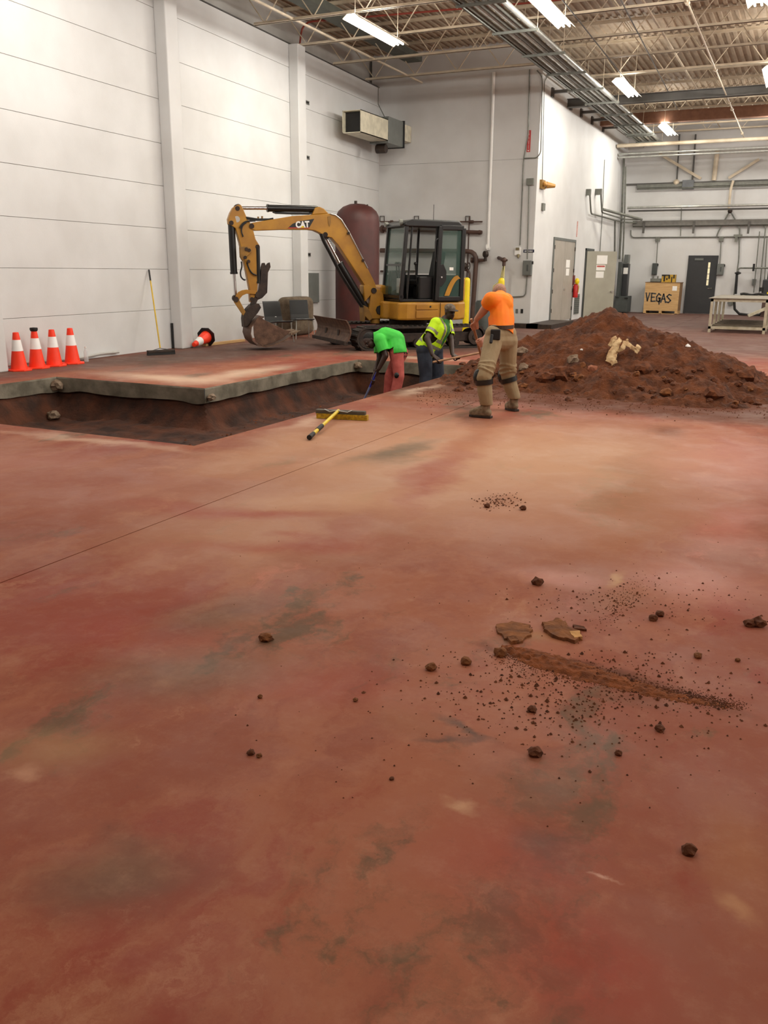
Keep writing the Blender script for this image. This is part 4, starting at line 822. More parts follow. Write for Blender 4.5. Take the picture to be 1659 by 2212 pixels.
def rock_mb(c, r, seed, flat=.8, sub=2, stretch=(1, 1, 1)):
    bm = bmesh.new(); bmesh.ops.create_icosphere(bm, subdivisions=sub, radius=1)
    vs = []
    for v in bm.verts:
        n = v.co.normalized(); k = 1 + .4 * noise.noise(n * 1.7 + V((seed, 0, 0))) + .25 * noise.noise(n * 4.5 + V((0, seed, 0)))
        vs.append(V(c) + V((n.x * r * k * stretch[0], n.y * r * k * stretch[1], n.z * r * k * flat * stretch[2])))
    fs = [[v.index for v in f.verts] for f in bm.faces]; bm.free(); mb = MB(); mb.add(vs, fs); return mb
for k, (px, py, r, m_, lab) in enumerate([(1612, 815, .14, m_clod, 'round dark clay boulder at the right foot of the heap'), (1576, 800, .05, m_clod, 'small clod just left of the round boulder'), (1238, 779, .09, m_rock, 'grey concrete lump half buried left of the cloth'),
        (1281, 799, .085, mat('pink brown stone', (158, 98, 70), .9, bump=.3), 'smooth pinkish brown stone in the front of the heap'), (1257, 792, .07, m_clodl, 'tan lump between the grey lump and the pinkish stone'), (1128, 762, .1, m_rock, 'pale grey broken lump on the left shoulder of the heap'),
        (1131, 795, .08, m_rock, 'grey brown lump behind the right knee of the man in orange'), (1210, 812, .15, m_clod, 'long dark slab of clay low in the front of the heap'), (1250, 818, .08, m_clodl, 'brown clod right of the long dark slab'), (1178, 818, .12, m_clod, 'dark clay block low on the left front of the heap'),
        (1390, 800, .12, m_clod, 'dark clay lump right of the cloth'), (1540, 855, .12, m_clod, 'dark clay lump in the right foot of the heap'), (1486, 749, .045, m_white, 'small white chip on the right slope of the heap'), (1417, 745, .04, m_clodl, 'tan chip above the right end of the cloth'), (1256, 756, .02, m_white, 'tiny white chip left of the cloth'), (1620, 868, .09, m_clod, 'clay clod near the right edge at the heap foot'), (1100, 812, .09, m_clod, 'clay clod at the right foot of the man in orange'), (1440, 850, .08, m_clodl, 'tan clod at the front foot of the heap')]):
    p = heap_at(px, py); single('clod' if 'stone' not in lab else 'stone', rock_mb(p + V((0, 0, r * .1)), r, k * 3.1, .8), m_, lab, 'stone' if 'stone' in lab else 'clod', smooth=False)
for k, (x, y, z, r, lab) in enumerate([(-10.15, 9.80, -.12, .10, 'pale broken concrete lump on the slab edge at the far left corner of the pit'), (-9.95, 9.5, -.52, .09, 'grey concrete lump lying at the far left of the pit'), (-7.38, 14.45, -.10, .08, 'pale broken concrete patch at the far corner of the pit behind the green shirt'), (-7.37, 9.92, -.13, .06, 'chipped pale concrete at the inner corner of the pit')]):
    single('concrete_lump', rock_mb(V((x, y, z)), r, k * 4.7 + 1, .8), m_rock, lab, 'rubble')
# crumpled cloth on the heap
mb = MB()
def ribbon(pts, w, th=.012):
    P_ = [heap_at(a, b) + V((0, -.05, dz)) for a, b, dz in pts]
    for a, b, wa, wb in zip(P_, P_[1:], w, w[1:]):
        d = (b - a); s_ = d.cross(CF).normalized(); wa *= .8; wb *= .8; mb.add([a - s_ * wa + CF * -.01, a + s_ * wa - CF * .03, b + s_ * wb - CF * .03, b - s_ * wb + CF * -.01, a - s_ * wa * .8 + CF * .0, a + s_ * wa * .8 - CF * .01, b + s_ * wb * .8 - CF * .01, b - s_ * wb * .8 + CF * .0],
               [(0, 1, 2, 3), (7, 6, 5, 4), (0, 4, 5, 1), (1, 5, 6, 2), (2, 6, 7, 3), (3, 7, 4, 0)])
ribbon([(1318, 790, .04), (1325, 772, .08), (1335, 757, .12), (1340, 750, .12)], [.10, .09, .05, .05])
ribbon([(1331, 772, .06), (1344, 768, .1), (1351, 758, .13), (1355, 757, .12)], [.02, .05, .05, .05])
ribbon([(1352, 758, .12), (1362, 765, .1), (1373, 771, .09)], [.05, .04, .03])
ribbon([(1373, 772, .06), (1379, 765, .1), (1377, 759, .1)], [.03, .05, .03])
ribbon([(1316, 757, .06), (1324, 750, .1), (1332, 743, .1)], [.04, .05, .03])
ribbon([(1310, 778, .03), (1322, 776, .05)], [.04, .03])
ribbon([(1320, 791, .04), (1333, 786, .04)], [.05, .03])
o = single('crumpled_cloth', mb, m_cloth, 'crumpled cream cloth lying on the front of the clay heap', 'cloth', smooth=True)
ss = o.modifiers.new('s', 'REMESH'); ss.mode = 'VOXEL'; ss.voxel_size = .007; ss.use_smooth_shade = True
sm = o.modifiers.new('m', 'SMOOTH'); sm.iterations = 2
dt = bpy.data.textures.new('folds', 'CLOUDS'); dt.noise_scale = .07; dm = o.modifiers.new('d', 'DISPLACE'); dm.texture = dt; dm.strength = .03; dm.texture_coords = 'LOCAL'
# small heap beside the vest man's shovel is part of the big heap; loose clods on the floor
big = [(1161, 1262, .030, 'dark clod at the top of the scatter, above the clay cake'), (1619, 1352, .026, 'left one of two clods near the right edge'), (1636, 1351, .034, 'right one of two clods near the right edge'), (575, 1383, .030, 'lone tan clod on open floor left of centre'),
       (932, 1446, .024, 'tan clod left of the clay smear'), (1007, 1434, .024, 'clod between the tan clod and the clay smear'), (1155, 1631, .024, 'clod on open floor below the clay smear'), (1425, 1578, .018, 'clod right below the clay smear'),
       (1488, 1842, .022, 'lone clod in the lower right foreground'), (542, 1629, .014, 'small clod of a pair in the lower left, the darker one'), (560, 1635, .010, 'small pale clod of a pair in the lower left'), (1336, 1630, .013, 'small clod on open floor right of the lower centre clod'),
       (1410, 1339, .022, 'clod right of the clay cake'), (1426, 1330, .022, 'clod touching the one right of the clay cake'), (1130, 1101, .025, 'clod at the right of the small scatter in mid floor'), (1052, 1096, .022, 'clod at the left of the small scatter in mid floor'),
       (768, 1514, .010, 'small tan crumb on open floor, lower centre left'), (562, 1507, .010, 'small flat crumb on open floor below the lone tan clod'), (846, 1684, .008, 'tiny dark crumb in the lower centre'), (1150, 1536, .018, 'reddish clod under the left end of the smear'), (1082, 1415, .028, 'tan clod at the left tip of the smear'), (1508, 1420, .018, 'flat tan clod right of the smear'), (1593, 1428, .012, 'small dark clod right of the flat tan clod')]
for k, (px, py, r, lab) in enumerate(big):
    p = G(px, py); single('clod', rock_mb(p + V((0, 0, r * .5)), r, k * 1.7 + 5, .75, 2), m_clodl if 'tan' in lab or 'pale' in lab else m_clod, lab, 'clod')
# flat clay cakes
def cake(pts, h, lab, m_, seed):
    P_ = [G(a, b) for a, b in pts]; c = sum(P_, V()) / len(P_); mb = MB(); n = len(P_); vs = []; out = []
    for i in range(n):
        a, b = P_[i], P_[(i + 1) % n]
        for q in range(4): p = a.lerp(b, q / 4); out.append(p + (c - p) * .22 * (noise.noise(p * 45) + .3))
    n = len(out)
    for k_, s_ in enumerate((1, .97, .7, .35)):
        for p in out: x = c + (p - c) * s_; vs.append(V((x.x, x.y, (0 if k_ == 0 else h * (1 + .35 * noise.noise(V((x.x * 30, x.y * 30, seed)))) ))))
    vs.append(V((c.x, c.y, h * 1.1)))
    fs = [(k_ * n + i, k_ * n + (i + 1) % n, (k_ + 1) * n + (i + 1) % n, (k_ + 1) * n + i) for k_ in range(3) for i in range(n)] + [(3 * n + i, 3 * n + (i + 1) % n, 4 * n) for i in range(n)]
    mb.add(vs, fs); single('clay_cake', mb, m_, lab, 'clay cake')
cake([(1170, 1350), (1200, 1342), (1222, 1346), (1226, 1358), (1256, 1370), (1258, 1388), (1236, 1392), (1212, 1386), (1185, 1376), (1172, 1364)], .016, 'largest flat cracked clay cake on the floor', m_clodl, 1)
cake([(1070, 1352), (1105, 1345), (1150, 1352), (1152, 1376), (1120, 1392), (1090, 1382), (1070, 1366)], .010, 'thin flaky clay patch left of the largest cake', m_clodl, 2)
cake([(1094, 1382), (1112, 1380), (1122, 1390), (1104, 1394)], .018, 'small thick clay flake under the left patch', m_clodl, 3)
cake([(1236, 1352), (1262, 1356), (1268, 1364), (1240, 1362)], .010, 'small loose flake right of the largest cake', m_clod, 4)
cake([(1228, 1372), (1252, 1370), (1258, 1384), (1240, 1386)], .020, 'pale dry flake on the right end of the largest cake', mat('pale clay', (206, 156, 96), .95), 5)
mb = MB(); A_s, B_s = G(1085, 1398), G(1600, 1535); ds = B_s - A_s; Ls = ds.length; ds.normalize(); ns = V((-ds.y, ds.x, 0)); vs = []; fs = []; NI, NJ = 150, 26
for i in range(NI + 1):
    t_ = i / NI; w0 = .015 + .12 * math.sin(min(1, t_ * 3.2) * PI / 2) * (1 - t_) ** .8; off = -.04 * math.sin(t_ * PI) 
    for j in range(NJ + 1):
        u = j / NJ * 2 - 1; p = A_s + ds * (t_ * Ls * 1.0) + ns * (off + u * w0 + .012 * noise.noise(V((t_ * 14, u, 3)))); h = .016 * (1 - t_) ** .7 * max(0, 1 - u * u) * (1 + 1.2 * noise.noise(V((p.x * 28, p.y * 28, 1)))) + .006 * noise.noise(V((p.x * 90, p.y * 90, 1))) - .0012 - .003 * abs(u)
        vs.append(V((p.x, p.y, h)))
for i in range(NI):
    for j in range(NJ): a = i * (NJ + 1) + j; fs.append((a, a + 1, a + NJ + 2, a + NJ + 1))
mb.add(vs, fs); single('clay_smear', mb, mat('fine loose clay', (134, 72, 30), .97, scale=30, rgb2=(100, 52, 20), bump=.4, bscale=160), 'long low smear of fine clay under the clay cakes', 'clay', kind='stuff', smooth=True)
# crumbs: nobody could count them
random.seed(3); mb = MB()
def crumb(p, r):
    a = random.random() * 6; vs = []
    for k_ in range(5): t_ = a + k_ * 1.2566; q = r * random.uniform(.7, 1.2); vs.append(p + V((q * math.cos(t_), q * math.sin(t_), r * .1)))
    vs.append(p + V((0, 0, r * random.uniform(.8, 1.3)))); vs.append(p - V((0, 0, r * .1)))
    mb.add(vs, [(i, (i + 1) % 5, 5) for i in range(5)] + [((i + 1) % 5, i, 6) for i in range(5)])
for _ in range(5200):      # the smear
    t_ = random.random() ** .8; px = 1080 + t_ * 500 + random.gauss(0, 22); py = 1402 + t_ * 122 + abs(random.gauss(0, 16)) * (1.15 - t_) + random.gauss(0, 4); crumb(G(px, py), random.uniform(.001, .0032))
for _ in range(900): px = random.gauss(1270, 170); py = random.gauss(1480, 55); py = py if py > 1405 else 1405 + random.random() * 120; crumb(G(px, py), random.uniform(.0012, .0055) * random.choice((1, 1, 1, 1.9)))
for _ in range(330): px = random.gauss(1360, 150); py = random.gauss(1300, 32); crumb(G(px, py), random.uniform(.001, .005) * random.choice((1, 1, 1.8)))
for _ in range(260): px = random.gauss(1345, 30); py = 1300 - (px - 1345) * .7 + random.gauss(0, 16); crumb(G(px, py), random.uniform(.001, .004))
for _ in range(200): px = random.gauss(1200, 230); py = random.gauss(1540, 90); crumb(G(px, py), random.uniform(.0015, .005))
for _ in range(120): px = random.gauss(1080, 26); py = random.gauss(1084, 9); crumb(G(px, py), random.uniform(.003, .009))
for _ in range(160): px = random.uniform(500, 1640); py = random.uniform(950, 1750); crumb(G(px, py), random.uniform(.001, .004))
for _ in range(900): px = random.uniform(900, 1659); py = random.gauss(858 + max(0, px - 1100) * .05, 12); crumb(G(px, py), random.uniform(.003, .012))
for _ in range(120): px = random.gauss(1630, 14); py = random.gauss(820, 10); crumb(G(px, py), random.uniform(.006, .02))
for _ in range(220): crumb(V((random.uniform(PX1 + .2, PX2 - .2), random.uniform(PY0 + .2, PY2 - .3), PITZ + .02)), random.uniform(.01, .03))
mo = single('clay_crumbs', mb, m_clod, 'scattered fine crumbs of dry red clay over the floor', 'crumbs', kind='stuff', origin=(-1, 4, 0))
# dirt at the left of the heap by the shovel, lumps
random.seed(11)
for k in range(26):
    px = random.uniform(985, 1130); py = random.uniform(800, 845) if k % 2 else random.uniform(785, 835); r = random.uniform(.035, .09); p = heap_at(px, py)
    single('clod', rock_mb(p + V((0, 0, r * .05)), r * .9, k * 2.3, .7, 2), m_clod if k % 6 else m_clodl, 'loose clay clod on the ground behind the boots of the man in orange', 'clod', group='loose clods left of the heap')
for k in range(44):
    px = random.uniform(1130, 1640); py = random.uniform(790, 870) + max(0, px - 1400) * .06; r = random.uniform(.03, .075); p = heap_at(px, py)
    single('clod', rock_mb(p + V((0, 0, r * .05)), r * .85, k * 2.9, .75, 2), m_clod if k % 8 else m_clodl, 'clay clod lying on the front slope of the heap', 'clod', group='clods on the front of the heap')
# push broom lying on the floor
t = thing('push_broom', 'push broom lying on the floor with a short yellow handle beside the pit', 'broom', G(735, 890))
a, b = G(683, 888, .075), G(790, 893, .075)
mb = MB(); mb.bar(a, b, .075, .05); mb.build('head', mat('grey broom head', (92, 84, 72), .7, scale=12), t, world=True, bevel=.012)
mb = MB(); mb.bar(a + V((.02, -.01, -.045)), b + V((.03, -.01, -.045)), .075, .055); mb.build('bristles', mat('yellow bristles', (206, 168, 30), .8, scale=30, rgb2=(150, 116, 24)), t, world=True)
j = a.lerp(b, .47) + V((0, -.02, .02)); e = G(668, 945, .03)
mb = MB(); mb.cyl(j, j.lerp(e, .62), .018, n=10); mb.cyl(j.lerp(e, .74), j.lerp(e, .88), .019, n=10); mb.build('handle', mat('bright yellow handle', (236, 208, 40), .4), t, world=True, smooth=True)
mb = MB(); mb.cyl(j.lerp(e, .6), j.lerp(e, .75), .024, n=10); mb.cyl(j.lerp(e, .87), e, .022, .026, n=10); mb.build('grip', m_dark, t, world=True, smooth=True)
mb = MB(); mb.tube([a.lerp(b, .2) + V((0, -.03, .03)), a.lerp(b, .35) + V((.02, -.12, .02)), j + V((0, -.05, .01)), a.lerp(b, .65) + V((.04, -.1, .02)), a.lerp(b, .75) + V((0, -.03, .03))], .006, 6); mb.build('brace', m_galv, t, world=True)

# ------------------------------------------------------------------ chairs and covered stack
def chair(loc, rz, label, fm=None):
    t = thing('stacking_chair', label, 'chair', loc, rz, 'black stacking chairs by the wall')
    mb = MB(); mb.prism([(-.24, 0, .44), (.0, 0, .425), (.22, 0, .45), (.24, 0, .47), (.22, 0, .48), (0, 0, .455), (-.24, 0, .47)], (0, .48, 0)); mb.build('seat', m_blackp, t, bevel=.012)
    mb = MB(); mb.prism([(-.24, 0, .44), (-.27, 0, .55), (-.34, 0, .88), (-.36, 0, .9), (-.32, 0, .88), (-.24, 0, .56), (-.2, 0, .45)], (0, .46, 0)); mb.build('backrest', m_blackp, t, bevel=.02)
    for s in (-1, 1):
        for x0_, x1_ in ((.2, .24), (-.2, -.27)): mb = MB(); mb.cyl((x0_ * .9, s * .2, .44), (x1_, s * .24, 0), .011, n=6); mb.build('leg', m_galv, t)
        mb = MB(); mb.cyl((.2, s * .21, .42), (-.22, s * .21, .42), .01, n=6); mb.build('frame_rail', m_galv, t)
    return t
cp = G(604, 738); chair((cp.x, cp.y, 0), -.45, 'black chair half hidden behind the bucket, with a round white tag')
c2 = chair((-10.95, 18.5, 0), -.75, 'black chair with chrome legs in front of the brown covered stack'); 
mb = MB(); mb.cyl((-.255, .06, .52), (-.235, .06, .52), .04, n=12)
tagm = mb.build('white_tag', m_white, bpy.data.objects['stacking_chair'])
t = thing('covered_stack', 'rounded stack under a brown blanket behind the black chairs', 'covered stack', (-11.66, 19.4, 0), rz=ang_l)
mb = MB(); mb.box((-.27, -.6, 0), (.27, .55, .95)); o = mb.build('blanket', m_brownc, t); b_ = o.modifiers.new('b', 'BEVEL'); b_.width = .17; b_.segments = 5
mb = MB(); mb.box((-.29, -.58, .0), (.2, -.2, .3)); mb.build('fold', m_brownc, t, bevel=.08)

# ------------------------------------------------------------------ excavator
XO = V((-7.9, 17.9, 0)); XROT = math.radians(227); XT = thing('excavator', 'yellow mini excavator with black cab, boom folded over the floor on the left', 'excavator', XO, XROT)
XMt = FR[XT.name]; XI = XMt.inverted()
def SX(px, py, lat=0.0):    # a pixel's ray met with the machine's vertical plane at lateral offset lat -> machine coordinates
    d = ray(px, py); nrm = (XMt.to_3x3() @ V((0, 1, 0))); o_ = XMt @ V((0, lat, 0)); return XI @ (C0 + d * ((o_ - C0).dot(nrm) / d.dot(nrm)))
def S1(cx, cy, lat=0.0): return SX(460 + cx / 4.1475, 420 + cy / 4.1475, lat)
def plate(pts, th, name, m, lat=0.0, parent=None, bevel=.012, **k):
    mb = MB(); mb.prism([S1(*p, lat) for p in pts], (0, th, 0)); return mb.build(name, m, parent or XT, bevel=bevel, **k)
boom = plate([(318, 285), (335, 258), (370, 250), (700, 196), (930, 180), (1040, 173), (1085, 193), (1135, 235), (1205, 335), (1335, 590), (1420, 755), (1440, 800), (1450, 850), (1425, 885), (1385, 872), (1330, 790), (1180, 560), (1105, 450), (1050, 388), (990, 378), (950, 348), (900, 325), (850, 318), (600, 318), (370, 326), (330, 312)], .2, 'boom', m_yel)
plate([(880, 182), (905, 120), (945, 112), (985, 130), (1025, 172)], .16, 'cylinder_ear', m_yel, parent=boom)
plate([(1012, 200), (1045, 195), (1042, 260), (1030, 292), (1018, 262)], .215, 'stiffener', m_yeld, parent=boom, bevel=.004)
mb = MB(); mb.tube([S1(*p, .11) for p in ((1050, 172), (1100, 186), (1150, 226), (1215, 330), (1340, 570), (1385, 660))], .014, 6); mb.build('steel_hose_line', m_galv, boom, smooth=True)
for p in ((347, 283), (1008, 360), (1435, 860)): mb = MB(); mb.cyl(S1(*p, -.12), S1(*p, .12), .05, n=14); mb.build('pin', m_steeld, boom)
for p in ((1215, 348), (1345, 592)): mb = MB(); mb.cyl(S1(*p, .1), S1(*p, .14), .03, n=10); mb.build('hose_clamp', m_steeld, boom)
# logo decal on the boom
dl = [S1(*p, .103) for p in ((668, 304), (715, 262), (775, 240), (908, 218), (860, 303))]
mb = MB(); mb.prism(dl, (0, .004, 0)); mb.build('decal', mat('decal black', (16, 18, 22), .35), boom)
mb = MB(); mb.prism([S1(*p, .106) for p in ((668, 304), (682, 295), (864, 294), (860, 304))], (0, .004, 0)); mb.build('decal_stripe', mat('decal red', (176, 40, 30), .4), boom)
c = S1(802, 272, .109); xv = (S1(840, 270, .109) - S1(765, 273, .109)).normalized()
text_mesh('CAT', .165, axes(c, xv, V((0, 1, 0)).cross(xv) * -1 if V((0, 1, 0)).cross(xv).z < 0 else V((0, 1, 0)).cross(xv), (0, 1, 0)), m_white, 'logo_lettering', boom, sx=.88, extrude=.004, bold=.008)
mb = MB(); mb.prism([S1(*p, .114) for p in ((784, 298), (802, 280), (822, 298))], (0, .003, 0)); mb.build('logo_triangle', m_bollard, boom)
# stick
stick = plate([(198, 104), (218, 92), (245, 98), (262, 130), (292, 200), (330, 262), (355, 330), (374, 402), (408, 455), (412, 480), (388, 490), (393, 700), (390, 860), (372, 960), (328, 965), (322, 850), (290, 690), (232, 430), (196, 305), (165, 285), (135, 268), (130, 222), (150, 165), (175, 120)], .17, 'stick', m_yel)
for p in ((220, 125), (165, 255), (350, 285), (350, 940), (400, 470)): mb = MB(); mb.cyl(S1(*p, -.1), S1(*p, .1), .045, n=14); mb.build('pin', m_steeld, stick)
mb = MB(); mb.cyl(S1(215, 222, -.088), S1(215, 222, .09), .06, n=14); mb.build('lightening_hole', m_wall2, stick)
plate([(235, 470), (310, 465), (345, 490), (345, 520), (300, 560), (262, 600), (240, 560)], .06, 'valve_block', m_yeld, lat=.11, parent=stick)
mb = MB(); [mb.cyl(S1(a, b, .1), S1(a, b, .16), .035, n=10) for a, b in ((300, 490), (325, 500), (290, 565), (320, 600))]; mb.build('fittings', m_steeld, stick)
for pts in (((255, 600), (262, 650), (245, 690), (250, 740), (275, 765), (292, 766)), ((305, 610), (320, 660), (350, 710), (392, 726)), ((240, 300), (265, 260), (300, 240), (380, 236)), ((270, 380), (250, 320), (268, 270), (300, 250))):
    mb = MB(); mb.tube(arc_path([S1(a, b, .12) for a, b in pts], .2), .016, 7); mb.build('hydraulic_hose', m_dark, stick, smooth=True)
for pts in (((295, 205), (340, 212), (400, 222), (500, 222)), ((300, 218), (380, 232), (470, 228), (540, 215))):
    mb = MB(); mb.tube(arc_path([S1(a, b, .08) for a, b in pts], .2), .016, 7); mb.build('hydraulic_hose', m_dark, boom, smooth=True)
for a, b in ((405, 205), (440, 200)): mb = MB(); mb.bar(S1(a, b + 25, .05), S1(a, b - 6, .05), .03, .03, up=(0, 1, 0)); mb.build('hose_bracket', m_yeld, boom)
def cylr(a, b, r, c_, rr, name, lat=0.0):
    A, B, Cc = S1(*a, lat), S1(*b, lat), S1(*c_, lat); t_ = bpy.data.objects.new(name, None); bpy.data.objects.remove(t_)
    mb = MB(); mb.cyl(A, B, r, n=16); mb.cyl(B, B + (Cc - B).normalized() * .04, r * 1.12, n=16); mb.ball(A, r * .9); q = mb.build(name, m_blackp, XT, smooth=True)
    mb = MB(); mb.cyl(B, Cc, rr, n=12); mb.build('rod', m_chrome, q, smooth=True)
    mb = MB(); mb.cyl(Cc - V((0, .06, 0)), Cc + V((0, .06, 0)), rr * 2.2, n=12); mb.build('rod_eye', m_steeld, q, smooth=True); return q
sc_ = cylr((925, 130), (500, 123), .068, (222, 122), .034, 'stick_cylinder')
mb = MB(); mb.tube([S1(535, 155), S1(560, 165), S1(700, 170), S1(860, 172), S1(890, 160)], .022, 7); mb.build('side_tube', m_blackp, sc_, smooth=True)
cylr((165, 262), (187, 695), .07, (204, 930), .032, 'bucket_cylinder')
cylr((400, 470), (408, 780), .045, (400, 900), .028, 'thumb_cylinder', .06)
cylr((1370, 1010), (1140, 630), .075, (1005, 372), .034, 'boom_cylinder', -.0)
for lat, dx in ((.14, 0), (.17, 14)):
    mb = MB(); mb.tube(arc_path([S1(a + dx, b, lat) for a, b in ((960, 352), (985, 420), (1060, 560), (1125, 690), (1230, 860), (1330, 1010))], .3), .02, 7); mb.build('hydraulic_hose', m_dark, XT, smooth=True)
# linkage, thumb, bucket
for lat in (-.1, .1):
    mb = MB(); pts = [(205, 905), (225, 875), (260, 858), (300, 852), (385, 868), (385, 895), (300, 890), (265, 905), (240, 935), (215, 955), (192, 945)]; mb.prism([S1(*p, lat) for p in pts], (0, .03, 0)); mb.build('link_arm', m_yel, XT, bevel=.006)
    mb = MB(); mb.prism([S1(*p, lat) for p in ((185, 930), (210, 915), (232, 940), (298, 1065), (268, 1085), (188, 965))], (0, .035, 0)); mb.build('link_rod', m_yeld, XT, bevel=.006)
mb = MB(); mb.cyl(S1(207, 940, -.14), S1(207, 940, .14), .055, n=14); mb.build('pin', m_steeld, XT)
for lat in (-.05, .07):
    mb = MB(); mb.prism([S1(*p, lat) for p in ((428, 650), (438, 615), (462, 612), (472, 640), (485, 618), (508, 608), (515, 650), (492, 700), (488, 800), (485, 880), (440, 928), (400, 945), (372, 1010), (330, 990), (345, 950), (385, 900), (405, 850), (425, 760))], (0, .05, 0)); mb.build('thumb', m_steeld, XT, bevel=.008)
plate([(300, 1020), (335, 985), (400, 975), (420, 1010), (390, 1060), (345, 1110), (300, 1180), (270, 1190), (262, 1110), (268, 1070)], .26, 'quick_coupler', m_steeld)
bo = [(268, 1100), (300, 1075), (345, 1110), (385, 1120), (372, 1200), (378, 1290), (430, 1355), (380, 1352), (330, 1320), (302, 1270), (300, 1215), (272, 1180)]
# bucket: two side cheeks, a wrapper and teeth
side = [(385, 1118), (420, 1085), (450, 1118), (560, 1172), (640, 1212), (700, 1222), (655, 1262), (600, 1300), (520, 1335), (440, 1356), (385, 1322), (366, 1260), (362, 1180)]
bk = None
for lat in (.34, -.34):
    mb = MB(); mb.prism([S1(*p, lat) for p in side], (0, .025, 0)); o = mb.build('bucket' if bk is None else 'cheek_plate', m_steel, XT if bk is None else bk, bevel=.006)
    if bk is None: bk = o
wr = [(420, 1085), (385, 1105), (345, 1130), (305, 1180), (298, 1240), (318, 1300), (365, 1345), (440, 1358), (520, 1337), (600, 1302), (655, 1264), (690, 1236)]
mb = MB(); n = len(wr); vs = []
for p in wr:
    for lat in (-.35, .35): q = S1(*p, 0); vs.append(V((q.x, lat, q.z)))
inner = []
for i, p in enumerate(wr):
    q = S1(*p, 0); cc = S1(470, 1210, 0); k = (cc - q).normalized() * .02
    for lat in (-.35, .35): vs.append(V((q.x, lat, q.z)) + V((k.x, 0, k.z)))
fs = [(2 * i, 2 * i + 1, 2 * i + 3, 2 * i + 2) for i in range(n - 1)] + [(2 * n + 2 * i, 2 * n + 2 * i + 2, 2 * n + 2 * i + 3, 2 * n + 2 * i + 1) for i in range(n - 1)]
fs += [(0, 2 * n, 2 * n + 1, 1), (2 * n - 2, 2 * n - 1, 4 * n - 1, 4 * n - 2)] + [(2 * i, 2 * i + 2, 2 * n + 2 * i + 2, 2 * n + 2 * i) for i in range(n - 1)] + [(2 * i + 1, 2 * n + 2 * i + 1, 2 * n + 2 * i + 3, 2 * i + 3) for i in range(n - 1)]
mb.add(vs, fs); mb.build('wrapper', m_steel, bk, smooth=True)
tip = S1(690, 1232); 
for lat in (-.3, -.15, 0, .15, .3):
    q = V((tip.x, lat, tip.z)); d_ = (S1(735, 1214) - tip).normalized(); up_ = V((-d_.z, 0, d_.x))
    mb = MB(); mb.prism([q - d_ * .08 + up_ * .03, q + d_ * .02 + up_ * .025, q + d_ * .14, q - d_ * .08 - up_ * .03], (0, .05, 0)); mb.build('tooth', m_rock, bk)
# swing post and bracket
plate([(1330, 815), (1362, 800), (1420, 835), (1470, 850), (1505, 890), (1512, 950), (1560, 965), (1572, 1000), (1572, 1100), (1500, 1112), (1395, 1112), (1372, 1060), (1385, 1000), (1395, 900), (1345, 960)], .26, 'swing_bracket', m_yel)
plate([(1330, 990), (1370, 1010), (1400, 1080), (1410, 1110), (1380, 1130), (1345, 1090), (1338, 1140), (1332, 1060)], .3, 'swing_foot', m_yeld)
mb = MB(); c = S1(1497, 1035, .13); mb.cyl(c - V((0, .03, 0)), c + V((0, .03, 0)), .10, n=8); mb.build('pocket_shade', m_dark, XT)  # black disc painted on for the shade in the bracket's hole
mb = MB(); c = S1(1438, 862, .12); mb.cyl(c - V((0, .02, 0)), c + V((0, .04, 0)), .06, n=14); mb.build('pin', m_steeld, XT)
mb = MB(); mb.cyl((.78, 0, .5), (.78, 0, 1.0), .11, n=16); mb.build('swing_post', m_yeld, XT, smooth=True)
# house
def plan(pts, z0, z1, name, m, parent=None, bevel=.03):
    mb = MB(); zc = (z0 + z1) / 2; mb.prism([(x, y, zc) for x, y in pts], (0, 0, z1 - z0)); return mb.build(name, m, parent or XT, bevel=bevel)
deckp = [(.60, .86), (.42, .93), (-.75, .95), (-1.0, .78), (-1.14, .45), (-1.18, 0), (-1.14, -.45), (-1.0, -.78), (-.7, -.95), (.3, -.95), (.62, -.75), (.72, -.3), (.72, .28), (.62, .4)]
house = plan(deckp, .60, .97, 'house_body', m_yel, bevel=.04)
fs_ = lambda x0_, z0_, x1_, z1_, n_: (lambda mb: (mb.box((x0_, .945, z0_), (x1_, .956, z1_)), mb.build(n_, m_yel, house, bevel=.008)))(MB())
fs_(.22, .82, -.28, .92, 'access_panel'); fs_(.22, .65, -.28, .80, 'access_panel')
mb = MB(); mb.box((-.33, .951, .61), (-.34, .957, .96)); mb.build('panel_seam', m_dark, house); mb = MB(); mb.cyl((-.1, .955, .88), (-.1, .965, .88), .02); mb.build('lock', m_dark, house)
rear = [(-.80, .84), (-1.0, .76), (-1.13, .45), (-1.17, 0), (-1.13, -.45), (-1.0, -.76), (-.8, -.9), (.1, -.92), (.1, -.28), (-.80, -.2)]
hood = plan(rear, .97, 1.5, 'engine_hood', m_yel, bevel=.06)
plan([(.66, .05), (.68, -.6), (.2, -.86), (.15, -.3)], .97, 1.3, 'front_cowl', m_yel, bevel=.05)
